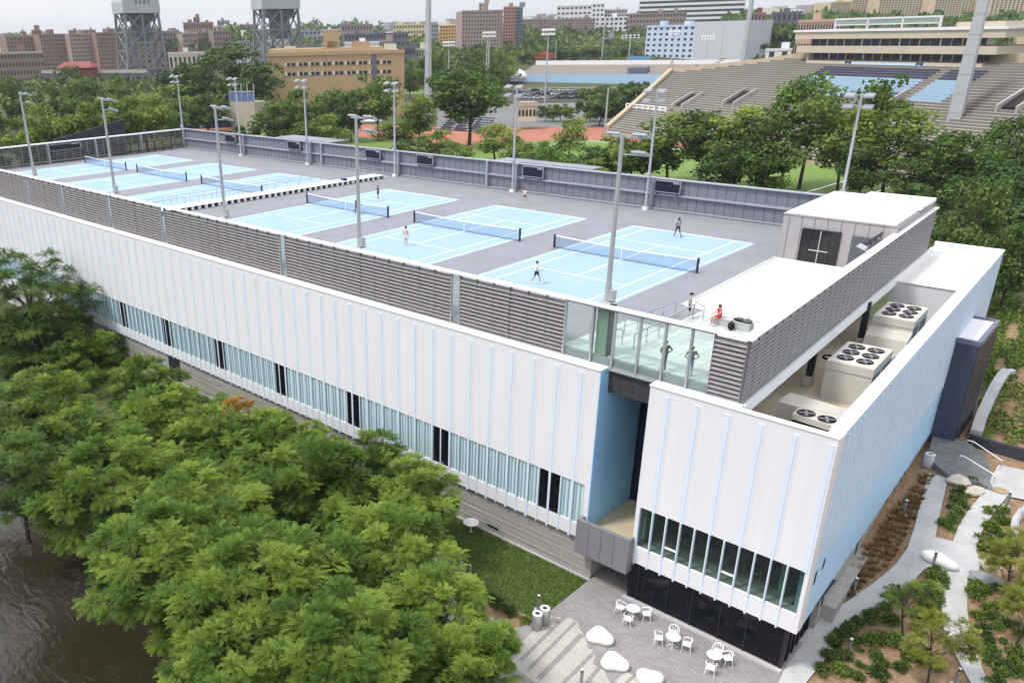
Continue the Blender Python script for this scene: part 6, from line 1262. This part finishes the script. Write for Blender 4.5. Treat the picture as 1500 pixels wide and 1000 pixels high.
# ---- far soccer stand and blue wall
FS=thing('far_stand','low far stand with tan seats behind a pale blue wall','stand',(0,0,0)); b=MB(); zA=-5.5; A=Gz(762,108,zA); Bq=Gz(1180,109.5,zA); d=Bq-A; Ld=np.linalg.norm(d); d=d/Ld; nq=np.array([-d[1],d[0],0]); zB=Gd(880,93.5,np.hypot(*(A+nq*20-CAM)[:2]))[2]
for k in range(14):
    o=nq*1.5*k; z=zA+(zB-zA)*k/14; z2=zA+(zB-zA)*(k+1)/14; b.add([tuple(A+o)[:2]+(z,),tuple(Bq+o)[:2]+(z,),tuple(Bq+o)[:2]+(z2,),tuple(A+o)[:2]+(z2,)],[(0,1,2,3)],1); o2=nq*1.5*(k+1); b.add([tuple(A+o)[:2]+(z2,),tuple(Bq+o)[:2]+(z2,),tuple(Bq+o2)[:2]+(z2,),tuple(A+o2)[:2]+(z2,)],[(0,1,2,3)],0)
b.build('seating_rows',[mat('far_seat_tan',(.42,.37,.33),.8,var=.08,scale=.1),mat('far_seat_riser',(.30,.265,.24),.8)],FS)
b=MB(); e=nq*21; b.hexa([tuple(A+e)[:2]+(-12,),tuple(Bq+e)[:2]+(-12,),tuple(Bq+e+nq)[:2]+(-12,),tuple(A+e+nq)[:2]+(-12,)],[tuple(A+e)[:2]+(zB+2.2,),tuple(Bq+e)[:2]+(zB+2.2,),tuple(Bq+e+nq)[:2]+(zB+2.2,),tuple(A+e+nq)[:2]+(zB+2.2,)]); b.build('back_wall',whB,FS)
b=MB(); e=-nq*.6; m0=A-d*6; b.hexa([tuple(m0+e*2)[:2]+(-12,),tuple(Bq+e*2)[:2]+(-12,),tuple(Bq+e)[:2]+(-12,),tuple(m0+e)[:2]+(-12,)],[tuple(m0+e*2)[:2]+(zA,),tuple(Bq+e*2)[:2]+(zA,),tuple(Bq+e)[:2]+(zA,),tuple(m0+e)[:2]+(zA,)]); b.build('front_wall',mat('wall_pale_blue',(.36,.52,.70),.6),FS)
for x in (Ld*.42,): b=MB(); q_=A+d*x; b.hexa([q_-nq*.3,q_+d*10-nq*.3,q_+d*10+nq*6,q_+nq*6],[tuple(q_-nq*.3)[:2]+(zA+3.2,),tuple(q_+d*10-nq*.3)[:2]+(zA+3.2,),tuple(q_+d*10+nq*6)[:2]+(zA+3.6,),tuple(q_+nq*6)[:2]+(zA+3.6,)]); b.build('portal',slateB,FS)
b=MB(); q_=Gz(932,92,zB); b.box(q_[0]-6,q_[0]+9,q_[1],q_[1]+2,zB,zB+3.4); tag(b.build('scoreboard',mat('scoreboard_blue',(.10,.25,.42),.5)),'small blue scoreboard standing behind the far stand','scoreboard')
c=Gz(752,116,-8); t=thing('white_canopy','white rounded canopy at the left end of the far stand','canopy',(c[0],c[1],-11)); b=MB(); b.lathe([(9,3),(8.7,5),(7,7),(4,8.3),(.1,8.8)],(0,0,0),20,0,1,.7); b.build('membrane',whB,t); b=MB(); [b.tube((7*math.cos(a),5*math.sin(a),0),(7*math.cos(a),5*math.sin(a),3.4),.3) for a in (0,1.57,3.14,4.71)]; b.build('posts',steel,t)
# ---- masts
def mast(label,u,vt,vb,D,w,heads=0,name='light_mast',ub=None,square=False):
    pb_=Gd(ub if ub else u,vb,D); zg=min(pb_[2],H(pb_[0],pb_[1])); zt=Gd(u,vt,D)[2]; t=thing(name,label,'light mast',(pb_[0],pb_[1],zg)); h=zt-zg; b=MB()
    if square:
        b.hexa([(-w,-w,0),(w,-w,0),(w,w,0),(-w,w,0)],[(-w*.6,-w*.6,h),(w*.6,-w*.6,h),(w*.6,w*.6,h),(-w*.6,w*.6,h)]); 
        for k in range(1,10): z=h*k/10; e=w*(1-.4*k/10)+.06; b.box(-e,e,-e,e,z,z+.25)
    else: b.tube((0,0,0),(0,0,h),w,w*.6,8)
    b.build('mast',steel,t)
    if heads:
        b=MB(); d=np.array([pb_[0]-CAM[0],pb_[1]-CAM[1]]);d/=np.linalg.norm(d); s=np.array([d[1],-d[0]])
        for r in range(2):
            b.bar((*(s*-heads),h-r*1.4),(*(s*heads),h-r*1.4),.2)
            for k in np.linspace(-1,1,5): q_=s*heads*k-d*.4; b.hexa([(q_[0]-.5,q_[1]-.5,h-r*1.4-.4),(q_[0]+.5,q_[1]-.5,h-r*1.4-.4),(q_[0]+.5,q_[1]+.5,h-r*1.4-.4),(q_[0]-.5,q_[1]+.5,h-r*1.4-.4)],[(q_[0]-.35,q_[1]-.35,h-r*1.4+.4),(q_[0]+.35,q_[1]-.35,h-r*1.4+.4),(q_[0]+.35,q_[1]+.35,h-r*1.4+.4),(q_[0]-.35,q_[1]+.35,h-r*1.4+.4)])
        b.build('lamp_bank',whB,t)
mast('thick square steel mast in front of the stand at the right',1440,-40,195,215,1.35,square=True,ub=1394); mast('tall square steel mast rising left of the brick tower, top cut by the frame',627,-30,165,300,.95,square=True); mast('square steel mast crossing the white high-rise, top cut by the frame',1099,-30,92,380,.95,square=True,ub=1088)
for a in [('slim light mast below the orange block',657,62,100,420,.35,2.2),('pair of slim masts below the brick tower, left one',712,60,112,380,.35,0),('slim light mast below the brick tower, right one',715,48,112,385,.35,2.2),('slim mast in front of the far stand, left',798,44,150,330,.35,1.8),('slim mast behind the far stand, left',812,60,112,600,.35,0),('slim mast crossing the woods',881,36,93,640,.5,0),('light mast with a wide lamp bank behind the far stand',920,52,95,600,.5,5),('light mast in front of the pale blue building, left',982,46,104,520,.35,2.5),('light mast in front of the pale blue blank wall',1032,53,100,520,.3,2.8),('thin mast right of the blank wall lamp',1053,34,100,520,.25,0),('pale wooden pole beside the stand edge',888,128,168,260,.35,0),('yellow foul pole left of the white booth',752,140,178,280,.3,0)]: mast(*a)
# ---- parked cars
def car():
    t=thing('parked_car','','car'); cm_=mat('car_body',(.30,.30,.32),.3,metal=.3,rand=.01)
    b=MB(); pr_=[(-2.2,.35),(-2.2,.8),(-1.9,.92),(1.3,.92),(2.15,.78),(2.2,.4)]; k=len(pr_); 
    b.add([(x,-.85,z) for x,z in pr_]+[(x,.85,z) for x,z in pr_],[tuple(range(k)),tuple(range(2*k-1,k-1,-1))]+[(i,k+i,k+(i+1)%k,(i+1)%k) for i in range(k)]); b.hexa([(-1.7,-.8,.92),(1.0,-.8,.92),(1.0,.8,.92),(-1.7,.8,.92)],[(-1.3,-.65,1.45),(.4,-.65,1.45),(.4,.65,1.45),(-1.3,.65,1.45)],1); b.box(-1.28,.38,-.63,.63,1.452,1.48); body=b.build('body',[cm_,winm],t)
    for x in (-1.35,1.35):
        for y in (-.8,.8): b=MB(); b.tube((x,y-.1,.32),(x,y+.1,.32),.32,.32,12); b.build('wheel',black,t)
    return t
carp=[]; 
for nm_,c in (('white',(.7,.7,.72)),('silver',(.55,.55,.58)),('black',(.03,.03,.035)),('dark blue',(.03,.045,.10))):
    t=car(); bm=t.children[0].data.materials; M_=mat('car_paint_'+nm_.replace(' ','_'),c,.3,metal=.2); bm[0]=M_; carp.append((nm_,Proto(t)))
rows=[(134,'back'),(139.5,'middle'),(145,'front')]; ordn=['first','second','third','fourth','fifth','sixth','seventh','eighth']
for ri,(v,rn) in enumerate(rows):
    for k in range(8):
        u=757+13.5*k+ri*2; ci=[1,0,2,1,1,0,1,2,2,1,3,2,0,2,2,3,1,1,0,1,2,2,2,2][ri*8+k]; p=Gz(u,v,zF+.02); carp[ci][1].put(p,.9+rnd.uniform(-.05,.05)+(PI if rnd.random()<.5 else 0),carp[ci][0]+' car in the far parking lot, '+ordn[k]+' from the left in the '+rn+' row','cars in the far parking lot')
# ---- booth, concrete block wall, navy wall, screens, playground
t,w,h=bld('small white and brick booth beside the parking lot',759,786,152,275,creamB,1,5,6,0,.6,.35,1,'booth','ticket_booth',vbase=178)
pa=Gd(345,148,290);pb2=Gd(381,148,283); t=wall('block_wall','tall stained concrete block wall right of the biggest dark tree',[(pa[0],pa[1],-11),(pb2[0],pb2[1],-11)],pa[2]+11,6,mat('stained_concrete',(.40,.35,.28),.85,var=.15,scale=.25))
t=thing('wall_screen','blue mesh fence on top of the tall concrete block wall','fence',(pa[0],pa[1],pa[2])); d=pb2-pa; b=MB(); n_=np.array([-d[1],d[0],0]);n_=n_/np.linalg.norm(n_); b.hexa([-n_*2.8,d-n_*2.8,d-n_*2.7,-n_*2.7],[-n_*2.8+[0,0,3],d-n_*2.8+[0,0,3],d-n_*2.7+[0,0,3],-n_*2.7+[0,0,3]]); b.build('mesh_panel',mat('mesh_blue',(.10,.15,.30),.7),t); b=MB(); b.bar(-n_*2.75+[0,0,3],d-n_*2.75+[0,0,3],.3); 
for k in range(5): b.bar(-n_*2.75+d*k/4,-n_*2.75+d*k/4+[0,0,5.5 if k else 3],.2)
b.build('posts',steel,t)
nav=mat('outfield_navy',(.018,.03,.11),.6)
q0=Gz(250,190,-11.1);q1=Gz(346,187,-11.1);q2=Gz(395,191,-11.1); t=thing('outfield_wall','navy outfield wall with a round pale emblem','wall',q0); b=MB()
for a,c in ((q0,q1),(q1,q2)): a=a-q0;c=c-q0; d=c-a;n_=np.array([-d[1],d[0],0]);n_=n_/np.linalg.norm(n_)*.3; b.hexa([a-n_,c-n_,c+n_,a+n_],[a-n_+[0,0,3.4],c-n_+[0,0,3.4],c+n_+[0,0,3.4],a+n_+[0,0,3.4]])
b.build('wall_panel',nav,t); b=MB(); c=(q1-q0)*.47; d=(q1-q0)/np.linalg.norm(q1-q0); n_=np.array([d[1],-d[0],0]); r=1.35; ring=[(math.cos(a),math.sin(a)) for a in np.linspace(0,2*PI,20)[:-1]]
b.hexa([c+n_*.34+d*x*r+np.array([0,0,1.7+y*r]) for x,y in ring],[c+n_*.42+d*x*r+np.array([0,0,1.7+y*r]) for x,y in ring],0); pts=[(-.55,.5),(-.2,.3),(0,.6),(.2,.3),(.55,.5),(.4,-.5),(-.4,-.5)]; b.hexa([c+n_*.43+d*x*r+np.array([0,0,1.7+y*r]) for x,y in pts],[c+n_*.47+d*x*r+np.array([0,0,1.7+y*r]) for x,y in pts],1); b.build('emblem',[mat('emblem_blue',(.40,.60,.80),.6),whB],t)
pA=Gd(78,205,190);pB=Gd(181,175,190); t=thing('sloped_screen','dark slate sloped wind screen behind the end louvre wall','screen',(pA[0],pA[1],pA[2])); d=pB-pA; dn=np.array([d[0],d[1],0]); b=MB(); n_=np.array([-d[1],d[0],0]);n_=n_/np.linalg.norm(n_)*.4; b.hexa([-n_-[0,0,8],dn-n_-[0,0,8],dn+n_-[0,0,8],n_-[0,0,8]],[-n_,d-n_,d+n_,n_]); b.build('screen_panel',mat('screen_slate',(.035,.036,.05),.7),t)
for u,v,c,l in [(652,208,(.55,.05,.03),'red padded post in the playground left of the broad tree trunks'),(661,220,(.65,.45,.03),'yellow padded block in the playground'),(688,222,(.55,.06,.03),'red padded block at the foot of the broad tree trunks'),(654,222,(.06,.25,.45),'blue padded block in the playground')]:
    p=Gz(u,v,-11.2); b=MB(); b.lathe([(.45,0),(.5,.1),(.5,1.2),(.4,1.4),(.15,1.45)],(0,0,0),10); tag(b.build('padded_block',mat('pad_%d'%u,c,.6),None,p),l,'padded block','playground blocks')
t=thing('blue_bleacher','small navy bleacher behind the broad tree','bleacher',Gz(672,192,-11)); b=MB()
for k in range(7): b.box(-9,9,k*1.0,k*1.0+.7,k*.6,k*.6+.25); 
b.build('benches',mat('bleacher_navy',(.03,.045,.10),.6),t); b=MB(); 
for x in (-8.5,-3,3,8.5): b.hexa([(x,0,0),(x+.3,0,0),(x+.3,6.5,0),(x,6.5,0)],[(x,0,.1),(x+.3,0,.1),(x+.3,6.5,3.7),(x,6.5,3.7)])
b.build('supports',steel,t)
t=thing('park_shelter','small shelter with a pale flat roof behind the rear wall near the loose tree','shelter',Gz(537,192,-11),.8); b=MB(); b.box(-5,5,-2.5,2.5,3,3.3); b.build('roof',whB,t); b=MB(); [b.tube((x,y,0),(x,y,3),.12) for x in (-4.5,4.5) for y in (-2,2)]; b.build('posts',steel,t)

# ---- thin summer haze over the whole scene
hb=MB(); hb.box(-9600,9600,-9600,9600,-60,150); ho=hb.build('haze',[])
hm=bpy.data.materials.new('haze_air'); hm.use_nodes=True; nt=hm.node_tree; nt.nodes.clear(); out=nt.nodes.new('ShaderNodeOutputMaterial'); pv=nt.nodes.new('ShaderNodeVolumePrincipled'); pv.inputs['Color'].default_value=(.86,.90,.97,1); pv.inputs['Density'].default_value=.00011; pv.inputs['Anisotropy'].default_value=.2; nt.links.new(pv.outputs[0],out.inputs['Volume']); ho.data.materials.append(hm); tag(ho,kind='stuff')
sc.cycles.volume_bounces=0
